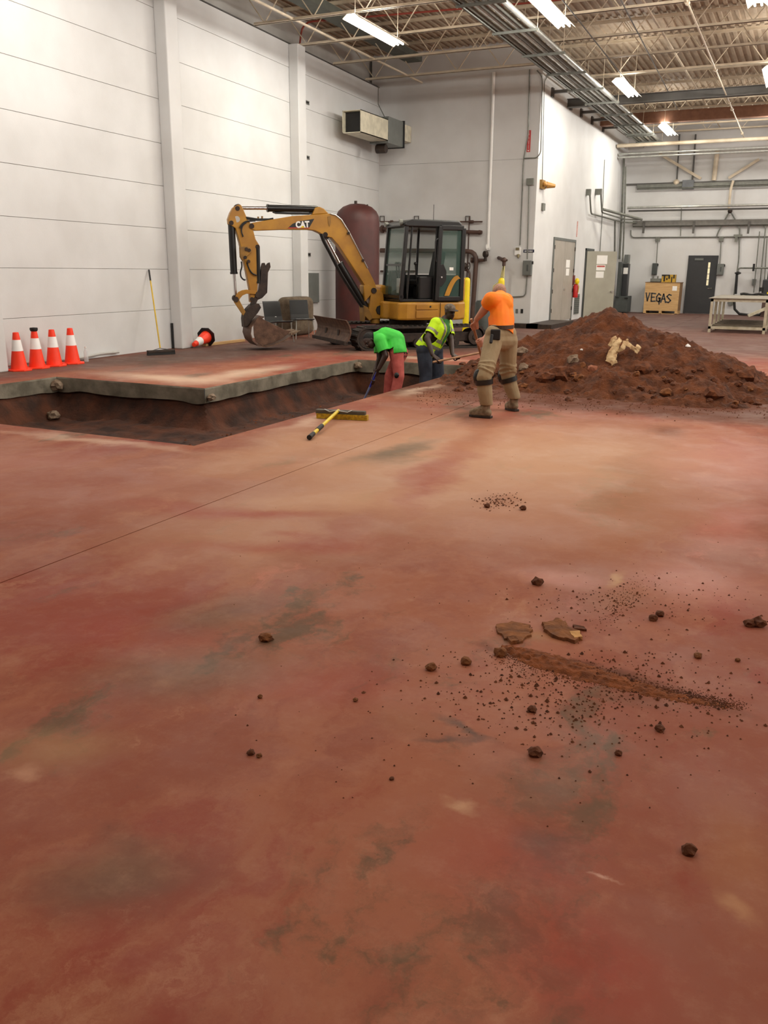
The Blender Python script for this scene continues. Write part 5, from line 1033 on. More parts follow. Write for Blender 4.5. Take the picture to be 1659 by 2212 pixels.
# cab
cab = MB(); ZC = .98; CL, CRr = .88, -.16
cab.box((-.80, CRr, ZC), (.56, CL, ZC + .05)); CABO = cab.build('cab', m_blackp, XT, bevel=.01)
def post(a, b, w=.07, d=.07, name='pillar'): mb = MB(); mb.bar(a, b, w, d, up=(0, 1, 0)); return mb.build(name, m_blackp, CABO, bevel=.012)
ztop = 2.52
for y in (CL - .035, CRr + .035):
    post((.54, y, ZC + .02), (.42, y, ztop), .08, .07); post((-.78, y, ZC), (-.78, y, ztop), .08, .07)
mid = post((-.22, CL - .03, ZC), (-.28, CL - .03, ztop), .07, .06)
post((-.22, CRr + .03, ZC), (-.28, CRr + .03, ztop), .05, .05)
mb = MB(); mb.prism([(.50, (CL + CRr) / 2, ztop - .02), (.46, (CL + CRr) / 2, ztop + .05), (.30, (CL + CRr) / 2, ztop + .10), (-.76, (CL + CRr) / 2, ztop + .10), (-.84, (CL + CRr) / 2, ztop + .02), (-.84, (CL + CRr) / 2, ztop - .06), (.44, (CL + CRr) / 2, ztop - .06)], (0, CL - CRr + .02, 0)); mb.build('roof', m_blackp, CABO, bevel=.04, seg=3)
for x0_, x1_, nm in ((.5, .44, 0),):
    mb = MB(); mb.bar((.535, CRr, ZC + .1), (.535, CL, ZC + .1), .1, .06); mb.bar((.485, CRr, 1.72), (.485, CL, 1.72), .04, .04); mb.build('front_frame', m_blackp, CABO)
def pane(p, name='window_pane', m=m_glass): mb = MB(); mb.prism(p, V((p[1][0] - p[0][0], p[1][1] - p[0][1], p[1][2] - p[0][2])).cross(V((p[2][0] - p[1][0], p[2][1] - p[1][1], p[2][2] - p[1][2]))).normalized() * .008); return mb.build(name, m, CABO)
pane([(.53, CL - .06, 1.12), (.53, CRr + .06, 1.12), (.485, CRr + .06, 1.70), (.485, CL - .06, 1.70)])
pane([(.48, CL - .06, 1.74), (.48, CRr + .06, 1.74), (.42, CRr + .06, 2.46), (.42, CL - .06, 2.46)])
pane([(.50, CRr + .02, 1.55), (-.20, CRr + .02, 1.55), (-.26, CRr + .02, 2.46), (.42, CRr + .02, 2.46)])
pane([(-.24, CRr + .02, 1.55), (-.76, CRr + .02, 1.55), (-.76, CRr + .02, 2.46), (-.3, CRr + .02, 2.46)])
pane([(-.80, CL - .08, 1.55), (-.80, CRr + .08, 1.55), (-.80, CRr + .08, 2.44), (-.80, CL - .08, 2.44)])
mb = MB(); mb.box((-.8, CRr, ZC), (.5, CRr + .03, 1.52)); mb.box((-.81, CRr, ZC), (-.78, CL, 1.52)); mb.build('lower_panel', m_blackp, CABO)
# side glass strip between front pillar and door opening
post((.40, CL - .03, ZC + .05), (.30, CL - .03, ztop - .03), .035, .05, 'door_frame')
# door folded back against the rear of the cab
DY = CL + .05
door = MB(); 
for a, b in (((-.25, DY, ZC + .02), (-.31, DY, ztop - .02)), ((-.82, DY, ZC + .02), (-.84, DY, ztop - .05)), ((-.31, DY, ztop - .05), (-.84, DY, ztop - .05)), ((-.25, DY, ZC + .06), (-.82, DY, ZC + .06))): door.bar(a, b, .10, .05, up=(0, 1, 0))
D_ = door.build('cab_door', m_blackp, CABO, bevel=.015)
mb = MB(); mb.prism([(-.3, DY, ZC + .1), (-.8, DY, ZC + .1), (-.82, DY, ztop - .1), (-.34, DY, ztop - .1)], (0, .008, 0)); mb.build('door_glass', m_glass, D_)
mb = MB(); mb.prism([(-.27, DY + .012, 1.72), (-.38, DY + .012, 1.74), (-.45, DY + .012, 1.6), (-.45, DY + .012, 1.42), (-.36, DY + .012, 1.3), (-.27, DY + .012, 1.3)], (0, .03, 0)); mb.build('latch_panel', m_blackp, D_)
mb = MB(); mb.tube(arc_path([(-.24, DY + .02, 2.25), (-.17, DY + .06, 2.22), (-.17, DY + .06, 1.82), (-.22, DY + .02, 1.78)], .05), .014, 7); mb.build('grab_handle', m_dark, D_, smooth=True)
arcp = []; 
for q in range(9): t_ = q / 8; arcp.append((-.42 - .30 * t_, DY + .02, ZC + .12 + .42 * (1 - (1 - t_) ** 2)))
arci = [(p[0] - .11 + .04 * i / 8, p[1], max(ZC + .12, p[2] - .02 - .05 * i / 8)) for i, p in enumerate(arcp)]
mb = MB(); mb.prism(arcp + arci[::-1], (0, .004, 0)); mb.build('yellow_arc_decal', m_yel, D_)
mb = MB(); mb.box((-.53, DY + .006, 1.62), (-.62, DY + .010, 1.68)); mb.build('sticker', m_paper, D_)
mb = MB(); mb.cyl((-.34, DY + .03, 1.48), (-.34, DY + .045, 1.48), .018); mb.build('lock', m_chrome, D_)
# inside
seat = MB(); seat.box((-.45, .12, 1.3), (.05, .62, 1.42)); seat.prism([(-.38, .37, 1.4), (-.5, .37, 1.4), (-.62, .37, 2.0), (-.5, .37, 2.02)], (0, .46, 0)); seat.box((-.4, .2, 1.0), (-.02, .55, 1.3)); seat.build('seat', m_dark, CABO, bevel=.03)
mb = MB(); mb.box((-.4, .64, 1.02), (.1, .8, 1.5)); mb.build('side_console', m_blackp, CABO, bevel=.03)
mb = MB(); mb.box((.1, -.1, 1.02), (.45, .1, 1.6)); mb.build('right_console', m_blackp, CABO, bevel=.03)
for x_, y_ in ((.1, .7), (.12, 0), (.36, .28), (.36, .42)): mb = MB(); mb.tube([(x_, y_, 1.35), (x_ + .04, y_, 1.6), (x_ + .05, y_, 1.72)], .014, 6); mb.ball((x_ + .05, y_, 1.75), .035); mb.build('lever', m_dark, CABO, smooth=True)
mb = MB(); mb.box((-.05, CL - .12, 1.1), (.02, CL - .1, 1.28)); mb.build('sticker', m_paper, CABO)
mb = MB(); mb.cyl((.47, CL - .12, ztop + .04), (.54, CL - .14, ztop + .03), .055, .07); mb.build('work_light', m_galvd, CABO); mb = MB(); mb.cyl((.47, CRr + .1, ztop + .04), (.54, CRr + .1, ztop + .03), .04, .05); mb.build('work_light', m_galvd, CABO)
mb = MB(); mb.cyl((-.3, CL - .3, ztop + .1), (-.3, CL - .3, ztop + .42), .006, n=5); mb.build('antenna', m_dark, CABO)
mb = MB(); mb.box((.46, CL - .2, 1.15), (.5, CL - .35, 1.45)); mb.build('paper', m_paper, CABO)
# undercarriage (turned a little against the house)
UT = M.Rotation(math.radians(1), 4, 'Z')
def um(): return MB(UT)
mb = um(); mb.cyl((0, 0, .42), (0, 0, .6), .42, n=24); mb.build('slew_ring', m_steeld, XT, smooth=True)
mb = um(); mb.box((-.55, -.6, .22), (.55, .6, .44)); mb.build('undercarriage_frame', m_steeld, XT, bevel=.03)
for sgn in (1, -1):
    ya, yb = sgn * .60, sgn * .99; yc = (ya + yb) / 2; R1 = .24; xf, xb = 1.34, -1.18; outl = []
    for q in range(11): a = -PI / 2 + PI * q / 10; outl.append((xf + R1 * math.cos(a), R1 + .0 + R1 * math.sin(a)))
    for q in range(11): a = PI / 2 + PI * q / 10; outl.append((xb + R1 * math.cos(a), R1 + R1 * math.sin(a)))
    inn = [(xf + (x - xf) * .84 if x > xf else (xb + (x - xb) * .84 if x < xb else x), R1 + (z - R1) * .84) for x, z in outl]
    mb = um(); n = len(outl); vs = [(x, ya, z) for x, z in outl] + [(x, yb, z) for x, z in outl] + [(x, ya, z) for x, z in inn] + [(x, yb, z) for x, z in inn]
    fs = []
    for i in range(n): j = (i + 1) % n; fs += [(i, j, n + j, n + i), (2 * n + i, 3 * n + i, 3 * n + j, 2 * n + j), (i, 2 * n + i, 2 * n + j, j), (n + i, n + j, 3 * n + j, 3 * n + i)]
    mb.add(vs, fs)
    L_ = 2 * (xf - xb) + 2 * PI * R1; k_ = 0
    while k_ * .11 < L_:
        s_ = k_ * .11; k_ += 1
        if s_ < xf - xb: p, a = V((xb + s_, 0, 0)), -PI / 2
        elif s_ < xf - xb + PI * R1: a = -PI / 2 + (s_ - (xf - xb)) / R1; p = V((xf + R1 * math.cos(a), 0, R1 + R1 * math.sin(a)))
        elif s_ < 2 * (xf - xb) + PI * R1: p, a = V((xf - (s_ - (xf - xb) - PI * R1), 0, 2 * R1)), PI / 2
        else: a = PI / 2 + (s_ - 2 * (xf - xb) - PI * R1) / R1; p = V((xb + R1 * math.cos(a), 0, R1 + R1 * math.sin(a)))
        if p.z < .01: continue
        d_ = V((math.cos(a), 0, math.sin(a))); t2 = V((-d_.z, 0, d_.x)); mb.prism([p + V((0, yc, 0)) + t2 * .03 - d_ * .01, p + V((0, yc, 0)) + t2 * .02 + d_ * .022, p + V((0, yc, 0)) - t2 * .02 + d_ * .022, p + V((0, yc, 0)) - t2 * .03 - d_ * .01], (0, abs(yb - ya) * .94, 0))
    tr = mb.build('track', m_track, XT)
    mb = um(); mb.box((xb, yc - .1, .14), (xf, yc + .1, .34)); mb.build('track_frame', m_steeld, tr, bevel=.02)
    for x_, r_ in ((xf, .19), (xb, .17), (-.7, .09), (-.25, .09), (.2, .09), (.65, .09)):
        z_ = R1 if r_ > .1 else .13; mb = um(); mb.cyl((x_, yc - .17, z_), (x_, yc + .17, z_), r_, n=18); mb.cyl((x_, yc - .185, z_), (x_, yc + .185, z_), r_ * .4, n=12); mb.build('roller' if r_ < .1 else ('idler' if x_ > 0 else 'sprocket'), m_steeld, tr, smooth=True)
    mb = um(); mb.box((xf - .5, yc * 1.0 - .02 + sgn * .09, .2), (xf - .2, yc + sgn * .11, .26)); mb.build('marking', mat('pale marking', (190, 186, 176), .5), tr)
# dozer blade
mb = um(); bl = []
for q in range(8): t_ = q / 7; bl.append((1.82 - .10 * math.sin(PI * t_), .16 + .47 * t_))
bl2 = [(x + .035, z) for x, z in bl][::-1]
mb.prism([(x, 0, z) for x, z in bl + bl2], (0, 2.1, 0)); B_ = mb.build('dozer_blade', m_steel, XT, bevel=.006)
mb = um(); mb.box((1.80, -1.05, .13), (1.88, 1.05, .2)); mb.build('cutting_edge', m_steeld, B_)
for s in (-.4, .4): mb = um(); mb.bar((.5, s, .25), (1.78, s, .34), .1, .12); mb.build('blade_arm', m_steeld, B_)

# ------------------------------------------------------------------ people
def cap(mb, a, b, ra, rb, n=14):
    a = V(a); b = V(b); x, y, z = basis(b - a) if (b - a).length > 1e-5 else basis(V((0, 0, 1))); vs = []; fs = []; rings = []
    for q in range(1, 5): t_ = -PI / 2 + (PI / 2) * q / 4; rings.append((a + z * (ra * math.sin(t_)), ra * math.cos(t_)))
    for q in range(0, 4): t_ = (PI / 2) * q / 4; rings.append((b + z * (rb * math.sin(t_)), rb * math.cos(t_)))
    vs = [a - z * ra]
    for c, r in rings: vs += [c + (x * math.cos(2 * PI * j / n) + y * math.sin(2 * PI * j / n)) * r for j in range(n)]
    vs.append(b + z * rb); e = len(vs) - 1; k = len(rings)
    fs = [(0, 1 + (j + 1) % n, 1 + j) for j in range(n)] + [(1 + i * n + j, 1 + i * n + (j + 1) % n, 1 + (i + 1) * n + (j + 1) % n, 1 + (i + 1) * n + j) for i in range(k - 1) for j in range(n)] + [(1 + (k - 1) * n + j, 1 + (k - 1) * n + (j + 1) % n, e) for j in range(n)]
    mb.add(vs, fs)
def ell(mb, c, r, ax=None, n=16):    # ellipsoid with axes matrix
    q = MB(); q.ball((0, 0, 0), r, n, 10); m3 = ax or M.Identity(3); mb.add([V(c) + m3 @ p for p in q.v], q.f)
def fuse(mb, name, m, parent, vox=.009, smooth=4, cuts=(), solid=0):
    me = mb.mesh(name + '_src', m, FR[parent.name]); o = bpy.data.objects.new(name, me); sc.collection.objects.link(o)
    r = o.modifiers.new('r', 'REMESH'); r.mode = 'VOXEL'; r.voxel_size = vox; r.use_smooth_shade = True
    s = o.modifiers.new('s', 'SMOOTH'); s.iterations = smooth; s.factor = .5
    dg = bpy.context.evaluated_depsgraph_get(); me2 = bpy.data.meshes.new_from_object(o.evaluated_get(dg)); bpy.data.objects.remove(o); bpy.data.meshes.remove(me)
    me2.name = name; me2.materials.clear(); me2.materials.append(m)
    if cuts:
        bm = bmesh.new(); bm.from_mesh(me2); inv = FR[parent.name].inverted(); r3 = inv.to_3x3()
        for c, nrm, rad in cuts:
            c = inv @ V(c); nrm = (r3 @ V(nrm)).normalized()
            fs = [f for f in bm.faces if (f.calc_center_median() - c).length < rad]
            gs = list({v for f in fs for v in f.verts}) + list({e for f in fs for e in f.edges}) + fs
            bmesh.ops.bisect_plane(bm, geom=gs, plane_co=c, plane_no=nrm, clear_outer=True)
        bm.to_mesh(me2); bm.free()
    me2.polygons.foreach_set('use_smooth', [True] * len(me2.polygons))
    q = bpy.data.objects.new(name, me2); sc.collection.objects.link(q); q.parent = parent
    if solid: w = q.modifiers.new('w', 'SOLIDIFY'); w.thickness = solid; w.offset = -1
    return q
def hand(mb, wrist, grip, sh, k=1.0, side=1):
    """palm from wrist to a shaft at grip running along sh, four unequal fingers and a thumb closed round it"""
    wrist = V(wrist); grip = V(grip); sh = V(sh).normalized(); d = (grip - wrist); d = (d - sh * d.dot(sh)).normalized(); t_ = sh.cross(d) * side
    c = grip - d * .035 * k
    for o_ in (-.03, -.01, .01, .03): cap(mb, wrist.lerp(c, .25) + sh * o_ * .6 * k, c + sh * o_ * k, .017 * k, .014 * k, 10)
    for o_, l in ((-.033, .9), (-.011, 1.05), (.011, 1.1), (.033, .95)):
        p0 = c + sh * o_ * k + d * .005; p1 = grip + sh * o_ * k + t_ * .032 * k * l - d * .002; p2 = grip + sh * o_ * k + d * .028 * k + t_ * .02 * k; p3 = grip + sh * o_ * k + d * .03 * k * l - t_ * .012 * k
        cap(mb, p0, p1, .0105 * k, .0098 * k, 8); cap(mb, p1, p2, .0098 * k, .009 * k, 8); cap(mb, p2, p3, .009 * k, .0075 * k, 8)
    b0 = wrist.lerp(c, .5) - sh * .03 * k - t_ * .01; b1 = c - sh * .045 * k - t_ * .025 * k + d * .02; b2 = grip - sh * .04 * k - t_ * .03 * k + d * .015; b3 = grip - sh * .02 * k - t_ * .02 * k + d * .03
    cap(mb, b0, b1, .015 * k, .012 * k, 8); cap(mb, b1, b2, .012 * k, .011 * k, 8); cap(mb, b2, b3, .011 * k, .009 * k, 8)
def head(mb, c, face, up, k=1.0):
    face = V(face).normalized(); up = V(up); up = (up - face * up.dot(face)).normalized(); s = face.cross(up)
    A = M((face, s, up)).transposed()
    L = lambda x, y, z: V(c) + (face * x + s * y + up * z) * k
    ell(mb, L(-.01, 0, .03), (.098 * k, .076 * k, .09 * k), A); ell(mb, L(.025, 0, -.03), (.068 * k, .06 * k, .075 * k), A)
    ell(mb, L(.055, 0, -.075), (.03 * k, .032 * k, .028 * k), A)                       # chin
    cap(mb, L(.085, 0, .02), L(.105, 0, -.018), .010 * k, .015 * k, 8)                 # nose
    cap(mb, L(.08, -.02, -.048), L(.08, .02, -.048), .010 * k, .010 * k, 8)            # lips
    cap(mb, L(.08, -.035, .03), L(.08, .035, .03), .011 * k, .011 * k, 8)              # brow
    for q in (-1, 1): ell(mb, L(-.005, q * .077, -.005), (.016 * k, .009 * k, .03 * k), A)
    return L, A
m_eye = mat('eye', (30, 24, 20), .3)
def eyes(L, parent, k=1.0):
    for q in (-1, 1): mb = MB(); mb.ball(L(.082, q * .03, .008), .010 * k); mb.build('eye', m_eye, parent, world=True, smooth=True)

def carve(src, parent, name, m, pred, off=.004):
    """the faces of a garment picked by pred become a strip of their own lying on it"""
    fm = FR[parent.name]; me = src.data; vs = []; fs = []; ix = {}
    for p in me.polygons:
        c = fm @ p.center
        if not pred(c): continue
        f = []
        for i in p.vertices:
            if i not in ix: ix[i] = len(vs); v = me.vertices[i]; vs.append(v.co + v.normal * off)
            f.append(ix[i])
        fs.append(f)
    if not fs: return None
    me2 = bpy.data.meshes.new(name); me2.from_pydata([tuple(v) for v in vs], [], fs); me2.materials.append(m); me2.polygons.foreach_set('use_smooth', [True] * len(me2.polygons))
    o = bpy.data.objects.new(name, me2); sc.collection.objects.link(o); o.parent = parent; return o
def seg_t(p, a, b):
    d = b - a; t_ = max(0, min(1, (p - a).dot(d) / d.length_squared)); return t_, (a + d * t_ - p).length
# --- man in orange -------------------------------------------------
D0 = 10.0
t = thing('person', 'man in an orange shirt and khaki trousers seen from behind, bending over a shovel', 'person', G(1074, 895))
pelL, pelR = PD(1066, 735, 9.92), PD(1098, 735, 10.12); kneeL, kneeR = PD(1045, 816, 9.72), PD(1097, 812, 10.25)
ankL, ankR = PD(1050, 886, 9.75), PD(1107, 876, 10.42); toeL, toeR = G(1022, 900), G(1098, 885)
toeL = V((toeL.x, toeL.y, .05)); toeR = V((toeR.x, toeR.y, .05)); heelL = V((G(1053, 903).x, G(1053, 903).y, .05)); heelR = V((G(1111, 888).x, G(1111, 888).y, .05))
ankL = V((heelL.x, heelL.y, .13)) + (toeL - heelL) * .12; ankR = V((heelR.x, heelR.y, .13)) + (toeR - heelR) * .12
waist = PD(1083, 712, 10.0); chest = PD(1082, 668, 10.1); shL, shR = PD(1061, 648, 9.95), PD(1092, 650, 10.22); neck = PD(1080, 640, 10.28); hd = PD(1077, 636, 10.42)
elL, wrL = PD(1044, 672, 10.12), PD(1029, 690, 10.26); grL = PD(1024, 706, 10.30); grR = PD(1037, 742, 10.36); elR, wrR = PD(1076, 700, 10.55), PD(1046, 732, 10.45)
shaft = (grR - grL).normalized()
mb = MB()
cap(mb, neck, hd - V((0, 0, .02)), .058, .056); L_, A_ = head(mb, hd, PD(1058, 652, 10.75) - hd, V((0, 0, 1)) + CF * .5, .98)
cap(mb, chest, neck, .11, .06); cap(mb, pelL, pelR, .10, .10); cap(mb, waist, chest, .11, .12); cap(mb, shL, shR, .07, .07)
for a, b, c in ((shL, elL, wrL), (shR, elR, wrR)): cap(mb, a, b, .060, .05); cap(mb, b, c, .050, .032)
hand(mb, wrL, grL, shaft, 1.05, 1); hand(mb, wrR, grR, shaft, 1.05, -1)
for h_, k_, a_ in ((pelL, kneeL, ankL), (pelR, kneeR, ankR)): cap(mb, h_, k_, .085, .06); cap(mb, k_, a_, .058, .04)
fuse(mb, 'body', m_skinl, t, .0075, 3); eyes(L_, t)
mb = MB(); ell(mb, L_(-.03, 0, .035), (.092, .082, .088), A_); fuse(mb, 'cropped_hair', mat('short grey brown hair', (186, 140, 118), .8, scale=40, rgb2=(150, 118, 100)), t, .01, 2)
m_or = mat('orange shirt', (255, 142, 6), .75, scale=4, rgb2=(255, 122, 2), bump=.1, bscale=8)
mb = MB(); up_ = (chest - waist).normalized(); sd = (shR - shL).normalized()
for s_, r0 in ((-1, .135), (1, .14)): cap(mb, waist + sd * s_ * .045 - up_ * .10, waist.lerp(chest, .5) + sd * s_ * .055, .115, r0 - .01); cap(mb, waist.lerp(chest, .5) + sd * s_ * .055, chest + sd * s_ * .05 + up_ * .03, r0 - .01, .12)
cap(mb, shL, shR, .095, .095); cap(mb, chest + up_ * .05, neck - up_ * .02, .15, .09)
cap(mb, shL, shL.lerp(elL, .45), .092, .088); cap(mb, shR, shR.lerp(elR, .55), .092, .085)
cap(mb, waist - up_ * .06, waist.lerp(chest, .35) - CR * .03, .12, .12)
fuse(mb, 'orange_shirt', m_or, t, .010, 5, cuts=((waist - up_ * .055, -up_, .6), (shL.lerp(elL, .42), elL - shL, .14), (neck + (neck - chest).normalized() * .02, neck - chest, .11)), solid=.008)
m_kh = mat('khaki trousers', (158, 140, 108), .85, scale=5, rgb2=(146, 124, 90), bump=.35, bscale=12)
mb = MB(); cap(mb, pelL + V((0, 0, .07)) + sd * .01, pelR + V((0, 0, .07)) - sd * .03, .108, .108); cap(mb, pelL + sd * .01, pelR - sd * .03, .118, .118)
for h_, k_, a_ in ((pelL, kneeL, ankL), (pelR, kneeR, ankR)):
    cap(mb, h_, h_.lerp(k_, .5), .112, .100); cap(mb, h_.lerp(k_, .5), k_, .100, .088); cap(mb, k_, k_.lerp(a_, .45), .082, .086); cap(mb, k_.lerp(a_, .45), a_ + V((0, 0, .04)), .086, .074)
    for q in range(3): z_ = k_.lerp(h_, .12 + q * .1); x, y, z = basis(h_ - k_); mb.tube([z_ + (x * math.cos(w) + y * math.sin(w)) * .098 + z * .02 * math.sin(w * 2 + q) for w in [i * PI / 6 for i in range(13)]], .012, 6)
tr_ = fuse(mb, 'khaki_trousers', m_kh, t, .009, 4, cuts=((ankL + V((0, 0, .02)), (0, 0, -1), .16), (ankR + V((0, 0, .02)), (0, 0, -1), .16)), solid=.006)
belt = MB(); n = 28; c = (pelL + pelR) / 2 + V((0, 0, .135)); vs = []
sdp = V((sd.x, sd.y, 0)).normalized(); fdp = V((-sdp.y, sdp.x, 0))
for i in range(n):
    w = 2 * PI * i / n; p = c + sdp * .178 * math.cos(w) + fdp * .128 * math.sin(w); vs += [p, p + V((0, 0, .04)), c + sdp * .17 * math.cos(w) + fdp * .12 * math.sin(w) + V((0, 0, .04)), c + sdp * .17 * math.cos(w) + fdp * .12 * math.sin(w)]
belt.add(vs, [(4 * i + q, 4 * ((i + 1) % n) + q, 4 * ((i + 1) % n) + (q + 1) % 4, 4 * i + (q + 1) % 4) for i in range(n) for q in range(4)]); belt.build('belt', mat('brown belt', (74, 52, 36), .5), t, world=True)
pc = PD(1070, 723, 9.80); mb = MB(); mb.bar(pc + V((0, 0, .06)), pc - V((0, 0, .06)), .11, .05, up=CF); mb.bar(PD(1063, 722, 9.76), PD(1060, 742, 9.74), .035, .03, up=CF); mb.build('tool_pouch', m_dark, t, world=True, bevel=.012)
for k_, nm, h_, a_ in ((kneeL, 'knee_pad', pelL, ankL), (kneeR, 'knee_pad', pelR, ankR)):
    d_ = (a_ - k_).normalized(); x, y, z = basis(d_); mb = MB(); vs = []; n = 20
    for i in range(n):
        w = 2 * PI * i / n; o_ = (x * math.cos(w) + y * math.sin(w)); vs += [k_ + d_ * .02 + o_ * .103, k_ + d_ * .075 + o_ * .100, k_ + d_ * .075 + o_ * .092, k_ + d_ * .02 + o_ * .093]
    mb.add(vs, [(4 * i + q, 4 * ((i + 1) % n) + q, 4 * ((i + 1) % n) + (q + 1) % 4, 4 * i + (q + 1) % 4) for i in range(n) for q in range(4)])
    fwd = (toeL - heelL).normalized(); ell(mb, k_ + fwd * .065 + V((0, 0, .0)), (.06, .06, .10)); mb.build(nm, m_blackp, t, world=True, smooth=True)
m_boot = mat('dusty tan boot', (150, 132, 106), .9, scale=18, rgb2=(104, 86, 64), bump=.3)
for h_, to, an in ((heelL, toeL, ankL), (heelR, toeR, ankR)):
    mb = MB(); d_ = to - h_; d_ = d_.normalized() * min(.24, d_.length); to = h_ + d_
    cap(mb, h_ + V((0, 0, .01)), h_.lerp(to, .5) + V((0, 0, .01)), .048, .05); cap(mb, h_.lerp(to, .5), to, .05, .048); cap(mb, h_ + d_ * .2 + V((0, 0, .02)), an + V((0, 0, .06)), .05, .055); cap(mb, h_ + d_ * .35 + V((0, 0, .05)), to + V((0, 0, .0)), .045, .042)
    b = fuse(mb, 'work_boot', m_boot, t, .008, 2)
    mb = MB(); x, y = d_.normalized(), V((0, 0, 1)).cross(d_).normalized(); o_ = [h_ - x * .05 + y * .035, h_ - x * .05 - y * .035, h_ + d_ * .5 - y * .05, to - y * .048, to + x * .045 - y * .02, to + x * .045 + y * .02, to + y * .048, h_ + d_ * .5 + y * .05]; mb.prism([V((p.x, p.y, .014)) for p in o_], (0, 0, .026)); mb.build('sole', m_steeld, b, world=True, root=t, bevel=.004)
# his shovel
t = thing('shovel', 'shovel with a wooden shaft held by the man in orange', 'shovel', grR)
end = PD(1046, 792, 10.75); mb = MB(); mb.cyl(grL - shaft * .10, end, .016, n=10); mb.build('shaft', m_wood, t, world=True, smooth=True)
mb = MB(); d_ = (end - grL).normalized(); s_ = d_.cross(CF).normalized(); n_ = s_.cross(d_); mb.prism([end - s_ * .1, end - s_ * .11 + d_ * .2, end + d_ * .3, end + s_ * .11 + d_ * .2, end + s_ * .1], n_ * .01); mb.build('blade', m_steeld, t, world=True)

# --- man in the hi-vis vest -----------------------------------------
t = thing('person', 'man in a yellow reflective vest, cap and jeans standing in the pit with a shovel', 'person', V((-5.75, 13.7, PITZ)))
PDv = lambda x, y, d: PD(x, y, d)
hip = PDv(925, 757, 14.6); hipA, hipB = PDv(917, 760, 14.5), PDv(940, 762, 14.72); chest = PDv(952, 712, 14.5); shA, shB = PDv(941, 698, 14.36), PDv(966, 700, 14.68); neck = PDv(961, 690, 14.5); hd = PDv(972, 675, 14.45)
elA, wrA = PDv(923, 731, 14.3), PDv(934, 766, 14.22); elB, wrB = PDv(974, 735, 14.62), PDv(977, 764, 14.45); gB = PDv(987, 773, 14.38); gA = PDv(948, 780, 14.2)
shaft = (gB - gA).normalized()
footA = PDv(915, 862, 14.5); footB = PDv(945, 858, 14.75); footA.z = footB.z = PITZ + .06; knA, knB = hipA.lerp(footA, .48) + CR * .03, hipB.lerp(footB, .48) + CR * .03
mb = MB(); cap(mb, neck - V((0, 0, .03)), hd, .062, .058); face = (PDv(1000, 684, 14.1) - hd); L_, A_ = head(mb, hd, face, (0, 0, 1), 1.08)
cap(mb, chest, neck, .14, .07); cap(mb, hip, chest, .13, .14); cap(mb, shA, shB, .075, .075); cap(mb, hipA, hipB, .12, .12)
for a, b, c in ((shA, elA, wrA), (shB, elB, wrB)): cap(mb, a, b, .064, .052); cap(mb, b, c, .052, .034)
hand(mb, wrA, gA, shaft, 1.1, 1); hand(mb, wrB, gB, shaft, 1.1, -1)
for h_, k_, f_ in ((hipA, knA, footA), (hipB, knB, footB)): cap(mb, h_, k_, .09, .065); cap(mb, k_, f_, .06, .04); cap(mb, f_, f_ + CR * .16, .04, .035)
fuse(mb, 'body', m_skind, t, .009, 3); eyes(L_, t)
m_jean = mat('dark blue jeans', (52, 58, 72), .85, scale=6, rgb2=(40, 44, 56), bump=.2, bscale=14)
mb = MB(); cap(mb, hipA + V((0, 0, .03)), hipB + V((0, 0, .03)), .145, .14)
for h_, k_, f_ in ((hipA, knA, footA), (hipB, knB, footB)): cap(mb, h_, k_, .135, .11); cap(mb, k_, f_ + V((0, 0, .06)), .105, .10)
fuse(mb, 'jeans', m_jean, t, .011, 4, cuts=((footA + V((0, 0, .05)), (0, 0, -1), .2), (footB + V((0, 0, .05)), (0, 0, -1), .2)), solid=.006)
m_hv = mat('hi vis yellow', (214, 255, 20), .7, scale=3, rgb2=(200, 246, 14)); m_refl = mat('reflective grey tape', (150, 146, 128), .35, metal=.2)
mb = MB(); up_ = (chest - hip).normalized(); sd = (shB - shA).normalized(); fw = sd.cross(up_) * -1
for s_ in (-1, 1): cap(mb, hip + sd * s_ * .07 + V((0, 0, .02)) - CR * .03, chest + sd * s_ * .07, .175, .155)
cap(mb, shA, shB, .098, .098); cap(mb, chest, neck - V((0, 0, .05)), .15, .09); cap(mb, shA, shA.lerp(elA, .72), .092, .09); cap(mb, shB, shB.lerp(elB, .72), .09, .088)
vest = fuse(mb, 'vest', m_hv, t, .008, 5, cuts=((hip + V((0, 0, .03)) , -up_ - V((0, 0, .5)), .5), (shA.lerp(elA, .7), elA - shA, .15), (shB.lerp(elB, .7), elB - shB, .15)), solid=.01)
def band(c, d_, r1, r2, w, name='reflective_band', ref=None, m=None, h=0):
    d_ = V(d_).normalized(); x = ((ref or V((1, 0, 0))) - d_ * (ref or V((1, 0, 0))).dot(d_)).normalized(); y = d_.cross(x); mb = MB(); vs = []; n = 28
    for i in range(n):
        q = 2 * PI * i / n; o1 = x * math.cos(q) * r1 + y * math.sin(q) * r2; vs += [V(c) + o1, V(c) + o1 + d_ * w, V(c) + o1 * .97 + d_ * w, V(c) + o1 * .97]
    mb.add(vs, [(4 * i + k, 4 * ((i + 1) % n) + k, 4 * ((i + 1) % n) + (k + 1) % 4, 4 * i + (k + 1) % 4) for i in range(n) for k in range(4)]); return mb.build(name, m or m_refl, t, world=True, smooth=True)
fdir = V((face.x, face.y, 0)).normalized(); LT = (chest - hip).length
arms = ((shA, elA), (shB, elB))
def tor(p):
    u = (p - hip).dot(up_) / LT
    for a, b in arms:
        t_, d_ = seg_t(p, a, b)
        if d_ < .118 and t_ > .12: return None
    return u
carve(vest, t, 'waist_band', m_refl, lambda p: tor(p) is not None and .50 < tor(p) < .64)
carve(vest, t, 'waist_band', m_refl, lambda p: tor(p) is not None and .20 < tor(p) < .33)
